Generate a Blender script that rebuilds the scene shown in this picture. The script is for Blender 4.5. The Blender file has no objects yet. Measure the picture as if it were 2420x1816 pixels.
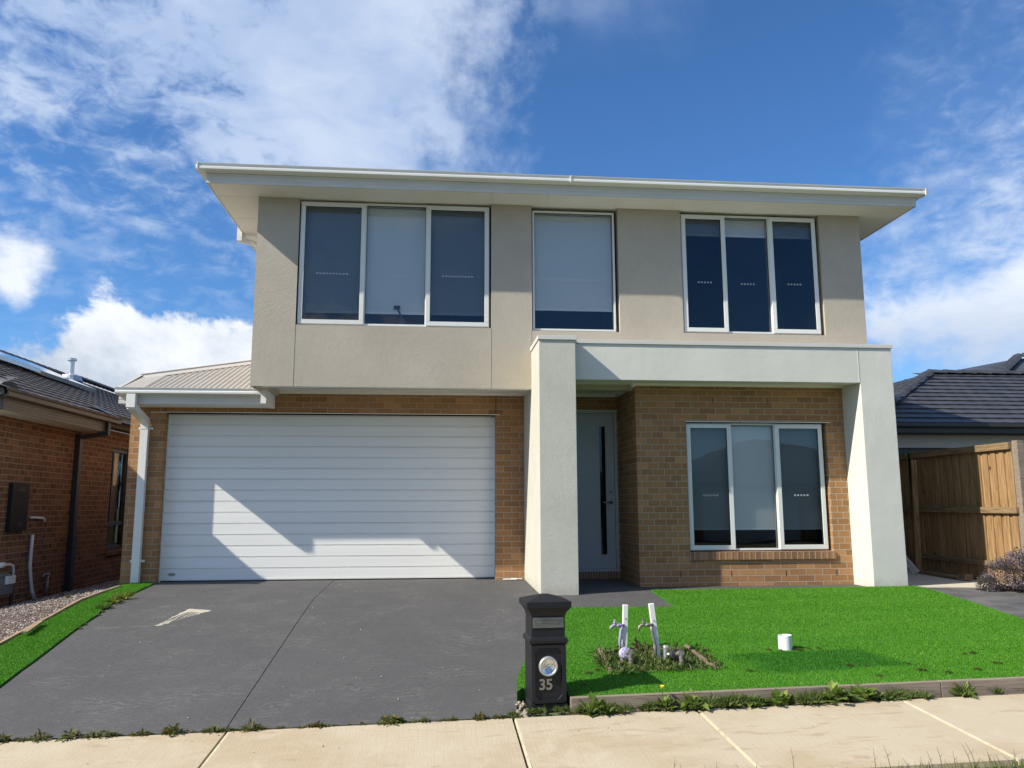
import bpy, bmesh, math, random
import numpy as np
from mathutils import Vector, Matrix
R = math.radians
sc = bpy.context.scene
col = sc.collection

# ------------------------------------------------------------------ camera
CAM = (-0.887, -12.0736, 1.086)
yaw, pitch, roll = R(5.3765), R(8.6061), R(-0.1426)
F = Vector((math.sin(yaw)*math.cos(pitch), math.cos(yaw)*math.cos(pitch), math.sin(pitch)))
RT = Vector((math.cos(yaw), -math.sin(yaw), 0)); UP = RT.cross(F)
r2 = RT*math.cos(roll)+UP*math.sin(roll); u2 = -RT*math.sin(roll)+UP*math.cos(roll)
cd = bpy.data.cameras.new('camera'); cam = bpy.data.objects.new('camera', cd); col.objects.link(cam)
M = Matrix((r2, u2, -F)).transposed().to_4x4(); M.translation = Vector(CAM); cam.matrix_world = M
cd.sensor_width = 36; cd.lens = 1891.19/2420*36; cd.clip_end = 3000; cd.clip_start = 0.05
sc.camera = cam

# ------------------------------------------------------------------ light
TO_SUN = Vector((-1, -.343, .858)).normalized()
ELEV = math.asin(TO_SUN.z); ROT = math.atan2(TO_SUN.x, TO_SUN.y)
sl = bpy.data.lights.new('sun', 'SUN'); sl.energy = 4.8; sl.angle = R(.53); sl.color = (1, .93, .80)
so = bpy.data.objects.new('sun', sl); col.objects.link(so)
so.rotation_euler = (-TO_SUN).to_track_quat('-Z', 'Y').to_euler(); so.location = (-20, -8, 20)
sc.view_settings.view_transform = 'Standard'; sc.view_settings.look = 'None'
sc.view_settings.gamma = 1; sc.view_settings.exposure = 0.55

# ------------------------------------------------------------------ node helpers
class NT:
    def __init__(s, tree): s.t = tree; s.n = tree.nodes; s.l = tree.links
    def new(s, ty, **k):
        n = s.n.new(ty)
        for a, v in k.items(): setattr(n, a, v)
        return n
    def put(s, sock, v):
        if isinstance(v, bpy.types.NodeSocket): s.l.new(v, sock)
        else: sock.default_value = v
    def math(s, op, a, b=0.0, c=None, clamp=False):
        n = s.new('ShaderNodeMath', operation=op); n.use_clamp = clamp
        s.put(n.inputs[0], a); s.put(n.inputs[1], b)
        if c is not None: s.put(n.inputs[2], c)
        return n.outputs[0]
    def ss(s, x, a, b, lo=0.0, hi=1.0):
        n = s.new('ShaderNodeMapRange', interpolation_type='SMOOTHSTEP')
        s.put(n.inputs[0], x); s.put(n.inputs[1], a); s.put(n.inputs[2], b); s.put(n.inputs[3], lo); s.put(n.inputs[4], hi)
        return n.outputs[0]
    def lin(s, x, a, b, lo=0.0, hi=1.0):
        n = s.new('ShaderNodeMapRange'); n.clamp = True
        s.put(n.inputs[0], x); s.put(n.inputs[1], a); s.put(n.inputs[2], b); s.put(n.inputs[3], lo); s.put(n.inputs[4], hi)
        return n.outputs[0]
    def noise(s, vec, scale, det=3.0, rough=.5, dist=0.0, out=0):
        n = s.new('ShaderNodeTexNoise'); s.put(n.inputs['Vector'], vec); s.put(n.inputs['Scale'], scale)
        n.inputs['Detail'].default_value = det; n.inputs['Roughness'].default_value = rough; n.inputs['Distortion'].default_value = dist
        return n.outputs[out]
    def mix(s, f, a, b, mode='MIX'):
        n = s.new('ShaderNodeMix', data_type='RGBA', blend_type=mode); n.clamp_factor = True
        s.put(n.inputs[0], f); s.put(n.inputs[6], a); s.put(n.inputs[7], b); return n.outputs[2]
    def sep(s, v):
        n = s.new('ShaderNodeSeparateXYZ'); s.put(n.inputs[0], v); return n.outputs
    def comb(s, x, y, z):
        n = s.new('ShaderNodeCombineXYZ'); s.put(n.inputs[0], x); s.put(n.inputs[1], y); s.put(n.inputs[2], z); return n.outputs[0]
    def mul(s, v, k):
        n = s.new('ShaderNodeVectorMath', operation='MULTIPLY'); s.put(n.inputs[0], v); s.put(n.inputs[1], k); return n.outputs[0]
    def bump(s, h, strength, dist, prev=None):
        n = s.new('ShaderNodeBump'); n.inputs['Strength'].default_value = strength; n.inputs['Distance'].default_value = dist
        s.put(n.inputs['Height'], h)
        if prev is not None: s.put(n.inputs['Normal'], prev)
        return n.outputs[0]
def c4(c): return (c[0], c[1], c[2], 1.0)

# ------------------------------------------------------------------ sky
w = bpy.data.worlds.new('World'); sc.world = w; w.use_nodes = True
T = NT(w.node_tree); T.n.clear()
sky = T.new('ShaderNodeTexSky', sky_type='NISHITA'); sky.sun_disc = False
sky.sun_elevation = ELEV; sky.sun_rotation = ROT; sky.altitude = 50; sky.air_density = 1.0; sky.dust_density = .3; sky.ozone_density = 2.2
geo = T.new('ShaderNodeTexCoord'); d = geo.outputs['Generated']
dx, dy, dz = T.sep(d)
wob = T.noise(d, 7.0, 6.0, .6)
wobc = T.math('SUBTRACT', wob, .5)
wob2 = T.math('SUBTRACT', T.noise(d, 22.0, 5.0, .6), .5)
# high broken sheet, seen in perspective on a flat layer
den = T.math('ADD', T.math('MAXIMUM', dz, 0.0), .10)
px = T.math('DIVIDE', dx, den); py = T.math('DIVIDE', dy, den)
lay = T.comb(px, py, 0.0)
n1 = T.noise(lay, 1.1, 7.0, .56, .4); n2 = T.noise(lay, 5.5, 5.0, .6, .6); n3 = T.noise(T.mul(d, (1, 1, 1.7)), 30.0, 4.0, .6, .5)
ripples = T.math('ADD', T.math('MULTIPLY', n2, .45), T.math('MULTIPLY', n3, .55))
ax = T.math('ADD', dx, T.math('MULTIPLY', wobc, .22))
ax = T.math('ADD', ax, T.math('MULTIPLY', wob2, .16))
bz = T.math('ADD', dz, T.math('MULTIPLY', wobc, .10))
m_left = T.math('MULTIPLY', T.ss(ax, -.03, .10, 1, 0), T.ss(bz, .20, .42))
# ripples open up towards the lower left, the sheet is closed near its right edge
closed = T.math('MULTIPLY', T.ss(dx, -.40, -.02), T.ss(dz, .30, .44))
thr = T.math('SUBTRACT', .58, T.math('MULTIPLY', closed, .13))
thr = T.math('SUBTRACT', thr, T.math('MULTIPLY', T.ss(dz, .30, .50), .10))
f_l = T.ss(T.math('ADD', T.math('MULTIPLY', n1, .35), T.math('MULTIPLY', ripples, .65)), T.math('SUBTRACT', thr, .13), T.math('ADD', thr, .06))
f_l = T.math('MULTIPLY', T.math('MULTIPLY', f_l, m_left), .84)
# faint veil lower left
veil = T.math('MULTIPLY', T.math('MULTIPLY', T.ss(ax, -.06, .06, 1, 0), T.ss(ripples, .42, .72)), T.ss(dz, .14, .3, 0, .42))
# wisps at the top centre
wz = T.math('MULTIPLY', T.math('MULTIPLY', T.ss(ax, .07, .14), T.ss(ax, .24, .34, 1, 0)), T.ss(bz, .49, .56))
wz = T.math('MULTIPLY', wz, T.ss(n1, .42, .62, 0, .5))
# thin streaks at the right
rz = T.math('MULTIPLY', T.ss(T.math('ADD', ax, T.math('MULTIPLY', wobc, .12)), .46, .60), T.ss(bz, .60, .46))
rz = T.math('MULTIPLY', rz, T.ss(T.math('ADD', T.math('MULTIPLY', n1, .5), T.math('MULTIPLY', ripples, .5)), .40, .60, .10, .85))
# heaped clouds low on both sides
cu = T.noise(T.mul(d, (1, 1, 1.5)), 5.0, 9.0, .60, .25); cuc = T.math('SUBTRACT', cu, .5)
cf = T.math('SUBTRACT', T.noise(d, 17.0, 6.0, .6), .5)
edge = T.math('ADD', T.math('MULTIPLY', cuc, .30), T.math('MULTIPLY', cf, .07))
topl = T.math('ADD', .210, T.math('MULTIPLY', T.ss(dx, -.44, -.36), .035))
hl = T.math('SUBTRACT', T.math('ADD', topl, edge), dz)
cl = T.math('MULTIPLY', T.ss(hl, -.008, .020), T.ss(dx, .02, -.14)); cl = T.math('MULTIPLY', cl, T.ss(dx, -.47, -.40, .7, 1.0))
isl = T.new('ShaderNodeVectorMath', operation='DISTANCE'); T.put(isl.inputs[0], d); isl.inputs[1].default_value = (-.448, .862, .232)
il = T.ss(T.math('SUBTRACT', isl.outputs['Value'], T.math('MULTIPLY', edge, .6)), .052, .012)
cl = T.math('MAXIMUM', cl, T.math('MULTIPLY', il, .9))
topr = T.math('ADD', .215, T.math('MULTIPLY', T.ss(dx, .48, .62), .03))
hr = T.math('SUBTRACT', T.math('ADD', topr, T.math('MULTIPLY', edge, 1.8)), dz)
cr = T.math('MULTIPLY', T.ss(hr, -.05, .07), T.ss(dx, .40, .47)); cr = T.math('MULTIPLY', cr, T.ss(T.math('ADD', T.math('MULTIPLY', cu, .6), T.math('MULTIPLY', wob, .4)), .36, .56, .35, 1.0)); cr = T.math('MULTIPLY', cr, T.ss(T.math('ADD', dz, T.math('MULTIPLY', edge, .4)), .12, .17))
low = T.math('MULTIPLY', T.ss(dz, .10, .02), .5)
cum = T.math('MAXIMUM', cl, T.math('MULTIPLY', cr, .82))
# light and dark inside the heaps
shl = T.ss(T.math('ADD', T.math('MULTIPLY', cuc, 1.6), T.math('MULTIPLY', T.math('SUBTRACT', dz, .17), 3.0)), -.42, .16)
cumcol = T.mix(shl, (.30, .36, .46, 1), (.68, .71, .75, 1))
rightgrey = T.math('MULTIPLY', T.ss(dx, .42, .5), T.ss(dz, .25, .17))
cumcol = T.mix(T.math('MULTIPLY', rightgrey, .55), cumcol, (.27, .34, .46, 1))
shc = T.ss(T.math('ADD', n1, T.math('MULTIPLY', n2, .4)), .50, .92)
hicol = T.mix(shc, (.27, .37, .57, 1), (.52, .59, .70, 1))
veilf = T.math('MAXIMUM', T.math('MAXIMUM', veil, wz), rz)
hif = T.math('MAXIMUM', f_l, veilf, clamp=True)
tint = T.mix(1.0, sky.outputs[0], (.50, .84, 1.20, 1), 'MULTIPLY')
K = .088
skyc = T.mul(tint, (K, K, K))
skyc = T.mix(low, skyc, (.27, .46, .72, 1))
c1 = T.mix(hif, skyc, hicol); c2 = T.mix(cum, c1, cumcol)
bg = T.new('ShaderNodeBackground'); T.put(bg.inputs[0], c2); bg.inputs[1].default_value = 1.0
wo = T.new('ShaderNodeOutputWorld'); T.l.new(bg.outputs[0], wo.inputs[0])

# ------------------------------------------------------------------ materials
def base_mat(name):
    m = bpy.data.materials.new(name); m.use_nodes = True
    t = NT(m.node_tree); b = t.n['Principled BSDF']
    tc = t.new('ShaderNodeTexCoord')
    return m, t, b, tc.outputs['Object']
def pm(name, colr, rough=.6, var=.12, vs=2.0, bump=0.0, bs=60.0, metal=0.0, spec=.5, tint=None, stretch=(1, 1, 1), fine=0.0, coat=0.0):
    m, t, b, co = base_mat(name)
    v = t.mul(co, stretch)
    n = t.noise(v, vs, 6, .6)
    a = c4([x*(1-var) for x in colr]); c = c4([min(1, x*(1+var)) for x in (tint or colr)])
    cc = t.mix(t.ss(n, .3, .7), a, c)
    if fine:
        f = t.noise(v, bs*.8, 3, .6)
        cc = t.mix(t.ss(f, .3, .7, 0, fine), cc, c4([x*.55 for x in colr]))
    t.put(b.inputs['Base Color'], cc)
    t.put(b.inputs['Roughness'], t.lin(t.noise(v, vs*3, 4), .3, .7, rough*.88, min(1, rough*1.1)))
    b.inputs['Metallic'].default_value = metal; b.inputs['Specular IOR Level'].default_value = spec
    if coat: b.inputs['Coat Weight'].default_value = coat
    if bump: t.put(b.inputs['Normal'], t.bump(t.noise(v, bs, 4, .6), 1.0, bump))
    return m
def render_mat(name, a, bcol, stain=None):
    m, t, b, co = base_mat(name)
    n = t.noise(co, 1.3, 7, .62); f = t.noise(co, 55, 4, .65)
    cc = t.mix(t.ss(n, .25, .75), c4(a), c4(bcol))
    cc = t.mix(t.ss(f, .35, .7, 0, .16), cc, c4([x*.62 for x in a]))
    tr = t.noise(t.mul(co, (9, 9, 1.0)), 1.0, 5, .6)       # trowel and rain streaks
    cc = t.mix(t.ss(tr, .55, .8, 0, .14), cc, c4([x*.75 for x in a]))
    if stain:
        x, y, z = t.sep(co)
        sf = t.math('MULTIPLY', t.ss(t.math('ADD', z, t.math('MULTIPLY', n, -.5)), 3.3, 2.6, 0, .3), t.ss(x, -.9, .5))
        cc = t.mix(sf, cc, c4(stain))
    x_, y_, z_ = t.sep(co)                                # mud splash near the ground and a few runs
    sp_ = t.ss(t.math('ADD', z_, t.math('MULTIPLY', t.noise(co, 16, 5, .7), .34)), .30, .12, 0, .30)
    cc = t.mix(sp_, cc, (.26, .215, .16, 1))
    t.put(b.inputs['Base Color'], cc); b.inputs['Roughness'].default_value = .92; b.inputs['Specular IOR Level'].default_value = .25
    h = t.math('ADD', t.noise(co, 75, 5, .7), t.math('MULTIPLY', t.noise(co, 9, 4, .6), .7))
    t.put(b.inputs['Normal'], t.bump(h, 1.0, .0045))
    return m
def brick_mat(name, ca, cb, mortar, bw=.24, rh=.086, zoff=0.0, smudge=0.0, uoff=0.0, dirt=None):
    m, t, b, co = base_mat(name)
    x, y, z = t.sep(co)
    u = t.math('ADD', t.math('ADD', x, y), 40*bw+uoff); v = t.math('ADD', z, 4.3-zoff)
    uv = t.comb(u, v, 0.0)
    def brick(c1, c2, mo, bias=0.0):
        k = t.new('ShaderNodeTexBrick'); t.put(k.inputs['Vector'], uv); k.offset = .5; k.squash = 1
        k.inputs['Color1'].default_value = c1; k.inputs['Color2'].default_value = c2; k.inputs['Mortar'].default_value = mo
        k.inputs['Scale'].default_value = 1; k.inputs['Mortar Size'].default_value = .0052; k.inputs['Mortar Smooth'].default_value = .15
        k.inputs['Brick Width'].default_value = bw; k.inputs['Row Height'].default_value = rh; k.inputs['Bias'].default_value = bias
        return k
    k = brick(c4(ca), c4(cb), c4(mortar)); cc = k.outputs[0]; fac = k.outputs['Fac']
    rnd = brick((0, 0, 0, 1), (1, 1, 1, 1), (.5, .5, .5, 1)).outputs[0]
    bri = t.math('SUBTRACT', 1.0, fac)
    n = t.noise(co, 38, 5, .7); cc = t.mix(t.math('MULTIPLY', t.ss(n, .45, .75), t.math('MULTIPLY', bri, .38)), cc, c4([q*.5 for q in ca]))
    n4 = t.noise(co, 11, 4, .6); cc = t.mix(t.math('MULTIPLY', t.ss(n4, .5, .8), t.math('MULTIPLY', bri, .25)), cc, c4([min(1, q*1.5) for q in cb]))
    sp = t.noise(co, 130, 2, .5); cc = t.mix(t.math('MULTIPLY', t.ss(sp, .66, .74), t.math('MULTIPLY', bri, .7)), cc, (.03, .02, .015, 1))
    if smudge:
        sv = t.comb(t.math('MULTIPLY', u, 17.0), t.math('MULTIPLY', v, 3.2), t.math('MULTIPLY', rnd, 9.0))
        sn = t.noise(sv, 1.0, 4, .6)
        cc = t.mix(t.math('MULTIPLY', t.ss(sn, .50, .66), t.math('MULTIPLY', bri, smudge)), cc, (.055, .028, .018, 1))
    cc = t.mix(t.math('MULTIPLY', t.ss(rnd, .80, .92), t.math('MULTIPLY', bri, .22)), cc, c4([ca[0]*.45, ca[1]*.48, ca[2]*.62]))
    cc = t.mix(t.math('MULTIPLY', t.ss(rnd, .16, .04), t.math('MULTIPLY', bri, .35)), cc, c4([min(1, q*1.35) for q in ca]))
    big = t.noise(co, .8, 4, .6); cc = t.mix(t.ss(big, .4, .75, 0, .22), cc, c4([q*.6 for q in ca]))
    t.put(b.inputs['Base Color'], cc); b.inputs['Roughness'].default_value = .88; b.inputs['Specular IOR Level'].default_value = .3
    bm_ = t.bump(t.math('MULTIPLY', bri, 1.0), .8, .006)
    t.put(b.inputs['Normal'], t.bump(t.noise(co, 90, 4, .7), .8, .003, bm_))
    return m
def wood_mat(name, a, bcol, knots=.0, rough=.85, grain=(28, 28, 1.6), rnd=True):
    m, t, b, co = base_mat(name)
    oi = t.new('ShaderNodeObjectInfo'); geo_ = t.new('ShaderNodeNewGeometry')
    off = t.math('MULTIPLY', oi.outputs['Random'], 40.0)
    x, y, z = t.sep(co)
    v = t.comb(t.math('ADD', x, off), t.math('ADD', y, off), t.math('ADD', z, off))
    n = t.noise(t.mul(v, grain), 1.0, 6, .65, .6)
    cc = t.mix(t.ss(n, .3, .72), c4(a), c4(bcol))
    n2 = t.noise(t.mul(v, tuple(g*2.6 for g in grain)), 1.0, 3, .6)
    cc = t.mix(t.ss(n2, .5, .68, 0, .6), cc, c4([q*.38 for q in a]))
    cc = t.mix(t.math('MULTIPLY', oi.outputs['Random'], .35), cc, c4([q*.55 for q in a]))
    if knots:
        vo = t.new('ShaderNodeTexVoronoi'); t.put(vo.inputs['Vector'], t.mul(v, (4.5, 4.5, 2.6))); vo.inputs['Scale'].default_value = 1.0
        cc = t.mix(t.ss(vo.outputs['Distance'], .05, .12, knots, 0), cc, (.06, .03, .015, 1))
    t.put(b.inputs['Base Color'], cc); b.inputs['Roughness'].default_value = rough; b.inputs['Specular IOR Level'].default_value = .25
    t.put(b.inputs['Normal'], t.bump(n, .7, .004))
    return m
def leaf_mat(name, cols, rough=.55, trans=.35):
    m, t, b, co = base_mat(name)
    g = t.new('ShaderNodeNewGeometry'); rp = g.outputs['Random Per Island']
    cr_ = t.new('ShaderNodeValToRGB'); t.put(cr_.inputs[0], rp); e = cr_.color_ramp.elements
    e[0].position = 0; e[0].color = c4(cols[0]); e[1].position = 1; e[1].color = c4(cols[-1])
    for i, q in enumerate(cols[1:-1]): k = e.new((i+1)/(len(cols)-1)); k.color = c4(q)
    t.put(b.inputs['Base Color'], cr_.outputs[0]); b.inputs['Roughness'].default_value = rough; b.inputs['Specular IOR Level'].default_value = .3
    tr = t.new('ShaderNodeBsdfTranslucent'); t.put(tr.inputs[0], t.mix(1.0, cr_.outputs[0], (1.2, 1.3, .6, 1), 'MULTIPLY'))
    mx = t.new('ShaderNodeMixShader'); mx.inputs[0].default_value = trans
    t.l.new(b.outputs[0], mx.inputs[1]); t.l.new(tr.outputs[0], mx.inputs[2])
    t.l.new(mx.outputs[0], t.n['Material Output'].inputs[0])
    return m
def glass_mat(name, tint=(.62, .66, .68), boost=2.0, base=.05, wave=.0015):
    m, t, b, co = base_mat(name)
    t.n.remove(b)
    fr = t.new('ShaderNodeFresnel'); fr.inputs[0].default_value = 1.5
    f = t.math('ADD', t.math('MULTIPLY', fr.outputs[0], boost), base, clamp=True)
    gl = t.new('ShaderNodeBsdfGlossy'); gl.inputs['Roughness'].default_value = .01; gl.inputs['Color'].default_value = (.92, .96, 1, 1)
    nb = t.bump(t.noise(co, 1.6, 2, .5), 1.0, wave); t.put(gl.inputs['Normal'], nb)
    tr = t.new('ShaderNodeBsdfTransparent'); tr.inputs[0].default_value = c4(tint)
    mx = t.new('ShaderNodeMixShader'); t.put(mx.inputs[0], f); t.l.new(tr.outputs[0], mx.inputs[1]); t.l.new(gl.outputs[0], mx.inputs[2])
    t.l.new(mx.outputs[0], t.n['Material Output'].inputs[0]); return m

MAT = {}
MAT['render_upper'] = render_mat('render_upper', (.435, .388, .318), (.495, .445, .37), stain=(.50, .43, .28))
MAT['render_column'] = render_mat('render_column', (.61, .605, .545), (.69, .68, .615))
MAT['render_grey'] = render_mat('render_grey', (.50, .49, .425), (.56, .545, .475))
MAT['brick'] = brick_mat('brick', (.395, .205, .088), (.305, .156, .067), (.41, .35, .265), zoff=2.44)
MAT['brick_short'] = brick_mat('brick_short', (.395, .205, .088), (.305, .156, .067), (.41, .35, .265), bw=.165, zoff=2.44)
MAT['brick_sill'] = brick_mat('brick_sill', (.33, .18, .088), (.24, .125, .06), (.41, .35, .265), bw=.086, rh=.40, zoff=2.2)
MAT['brick_old'] = brick_mat('brick_old', (.235, .120, .064), (.165, .082, .045), (.38, .30, .22), zoff=2.35, smudge=.85)
MAT['white'] = pm('white', (.76, .755, .71), .42, .03, 1.2)
MAT['soffit'] = pm('soffit', (.80, .785, .745), .8, .03, 1.0)
MAT['fascia'] = pm('fascia', (.60, .58, .53), .5, .04, 1.5)
MAT['garage_white'] = pm('garage_white', (.84, .835, .80), .5, .03, .8, bump=.0006, bs=30, stretch=(.25, 1, 6))
MAT['frame'] = pm('frame', (.70, .71, .68), .35, .03, 2)
MAT['steel_roof'] = pm('steel_roof', (.37, .34, .295), .45, .06, 1.2)
MAT['roof_flash'] = pm('roof_flash', (.46, .43, .40), .45, .05, 1.2)
MAT['door_grey'] = pm('door_grey', (.42, .45, .46), .45, .04, 1.5)
MAT['dark'] = pm('dark', (.02, .022, .026), .6, .1, 2)
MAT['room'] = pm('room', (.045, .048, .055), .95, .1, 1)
MAT['blind'] = pm('blind', (.72, .73, .71), .9, .03, .6)
MAT['blind_bar'] = pm('blind_bar', (.80, .82, .82), .5, .02, 1)
MAT['dots'] = pm('dots', (.60, .62, .63), .5, .02, 1)
MAT['glass'] = glass_mat('glass', (.97, .98, .98), .85, .0)
MAT['glass_screen'] = glass_mat('glass_screen', (.72, .74, .75), .95, .0)
MAT['glass_clear'] = glass_mat('glass_clear', (.5, .53, .55), .8, .0)
MAT['metal'] = pm('metal', (.34, .34, .33), .35, .08, 8, metal=.9)
MAT['chrome'] = pm('chrome', (.66, .68, .68), .22, .05, 14, metal=1.0)
MAT['black_paint'] = pm('black_paint', (.0075, .0078, .010), .55, .12, 6, bump=.0014, bs=70)
MAT['charcoal_trim'] = pm('charcoal_trim', (.035, .034, .036), .45, .1, 3)
MAT['bronze_trim'] = pm('bronze_trim', (.105, .085, .07), .42, .08, 3)
MAT['tile_dark'] = pm('tile_dark', (.050, .051, .056), .5, .22, 2.5, bump=.002, bs=60, spec=.5)
MAT['tile_brown'] = pm('tile_brown', (.075, .066, .062), .52, .22, 2.5, bump=.002, bs=60)
MAT['cream_wall'] = pm('cream_wall', (.56, .53, .47), .9, .05, 2, bump=.002)
MAT['pine'] = wood_mat('pine', (.26, .145, .060), (.46, .31, .155), knots=1.0)
MAT['pine_rail'] = wood_mat('pine_rail', (.19, .125, .062), (.32, .225, .125), knots=.6, grain=(28, 1.6, 28))
MAT['grey_wood'] = wood_mat('grey_wood', (.24, .19, .15), (.33, .27, .215), grain=(1.8, 26, 26))
MAT['edge_wood'] = wood_mat('edge_wood', (.30, .22, .13), (.42, .32, .20), grain=(22, 1.8, 22))
MAT['old_board'] = wood_mat('old_board', (.15, .11, .075), (.27, .21, .15), grain=(9, 9, 9))
MAT['white_wood'] = pm('white_wood', (.78, .78, .75), .6, .05, 6, fine=.12, bs=30, stretch=(1, 1, .15))
MAT['purple_pvc'] = pm('purple_pvc', (.36, .31, .46), .45, .08, 10)
MAT['purple_lid'] = pm('purple_lid', (.50, .45, .68), .4, .06, 10)
MAT['brass_old'] = pm('brass_old', (.30, .28, .24), .5, .25, 25, metal=.6)
MAT['pvc'] = pm('pvc', (.76, .78, .76), .4, .04, 6)
MAT['meter_grey'] = pm('meter_grey', (.16, .17, .175), .5, .08, 5)
MAT['gravel_base'] = pm('gravel_base', (.10, .068, .055), .95, .4, 30, bump=.012, bs=70, fine=.5)
MAT['rubble'] = pm('rubble', (.30, .255, .19), .95, .2, 40)
MAT['soil'] = pm('soil', (.075, .055, .038), .95, .3, 7, bump=.012, bs=28)
MAT['ground'] = pm('ground', (.10, .085, .055), .95, .3, 3, tint=(.09, .11, .045), bump=.015, bs=15)
MAT['road'] = pm('road', (.055, .055, .056), .9, .2, 5, bump=.004, bs=90)
MAT['kerb'] = pm('kerb', (.36, .34, .30), .9, .1, 4, bump=.002)
MAT['solar'] = pm('solar', (.10, .13, .19), .04, .05, 2, metal=.85)
MAT['alu'] = pm('alu', (.62, .63, .62), .35, .05, 4, metal=.7)
MAT['pebble'] = leaf_mat('pebble', [(.10, .07, .06), (.30, .25, .22), (.20, .15, .13), (.48, .43, .38), (.16, .11, .09)], .8, 0.0)
MAT['lawn_base'] = pm('lawn_base', (.030, .15, .005), .9, .15, 9)
MAT['weed'] = leaf_mat('weed', [(.07, .12, .02), (.16, .25, .045), (.10, .16, .03), (.27, .34, .08)])
MAT['weed_dark'] = leaf_mat('weed_dark', [(.09, .055, .03), (.09, .12, .035), (.15, .18, .06), (.17, .09, .05)])
MAT['weed_yellow'] = leaf_mat('weed_yellow', [(.11, .15, .03), (.26, .27, .06), (.10, .13, .04), (.34, .32, .10)])
MAT['grass_wild'] = leaf_mat('grass_wild', [(.07, .12, .025), (.12, .19, .045), (.20, .22, .09), (.08, .13, .03)])
MAT['flower'] = pm('flower', (.85, .62, .02), .6, .05, 5)
MAT['shrub_leaf'] = leaf_mat('shrub_leaf', [(.05, .06, .03), (.12, .12, .06), (.26, .17, .30), (.10, .09, .055), (.36, .28, .42), (.08, .10, .045)], .7, .2)
MAT['twig'] = pm('twig', (.12, .08, .05), .9, .2, 10)
MAT['straw'] = pm('straw', (.10, .075, .05), .9, .2, 10)

# turf blades: colour differs blade by blade and drifts in soft bands along the roll
def turf_mat():
    m, t, b, co = base_mat('turf')
    g = t.new('ShaderNodeNewGeometry'); rp = g.outputs['Random Per Island']
    a = t.mix(rp, (.048, .195, .004, 1), (.110, .325, .014, 1))
    a = t.mix(t.ss(rp, .88, .98, 0, .55), a, (.25, .40, .10, 1))
    n = t.noise(t.mul(co, (.8, 3.2, 1)), 1.0, 4, .6)
    a = t.mix(t.ss(n, .35, .7, 0, .28), a, (.17, .38, .040, 1))
    p1 = t.noise(t.mul(co, (1.2, 1.8, 1)), 1.0, 2, .5)
    x, y, z = t.sep(co)
    wx = t.math('ADD', x, t.math('MULTIPLY', t.math('SUBTRACT', p1, .5), .5)); wy = t.math('ADD', y, t.math('MULTIPLY', t.math('SUBTRACT', p1, .5), .3))
    box = t.math('MULTIPLY', t.math('MULTIPLY', t.ss(wx, 1.7, 1.95), t.ss(wx, 3.25, 3.0)), t.math('MULTIPLY', t.ss(wy, -5.45, -5.3), t.ss(wy, -4.6, -4.72)))
    a = t.mix(t.math('MULTIPLY', box, .8), a, (.012, .12, .004, 1))      # darker offcut laid in the lawn
    t.put(b.inputs['Base Color'], a); b.inputs['Roughness'].default_value = .55; b.inputs['Specular IOR Level'].default_value = .3
    tr = t.new('ShaderNodeBsdfTranslucent'); t.put(tr.inputs[0], a)
    mx = t.new('ShaderNodeMixShader'); mx.inputs[0].default_value = .25
    t.l.new(b.outputs[0], mx.inputs[1]); t.l.new(tr.outputs[0], mx.inputs[2]); t.l.new(mx.outputs[0], t.n['Material Output'].inputs[0])
    return m
MAT['turf'] = turf_mat()

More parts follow.
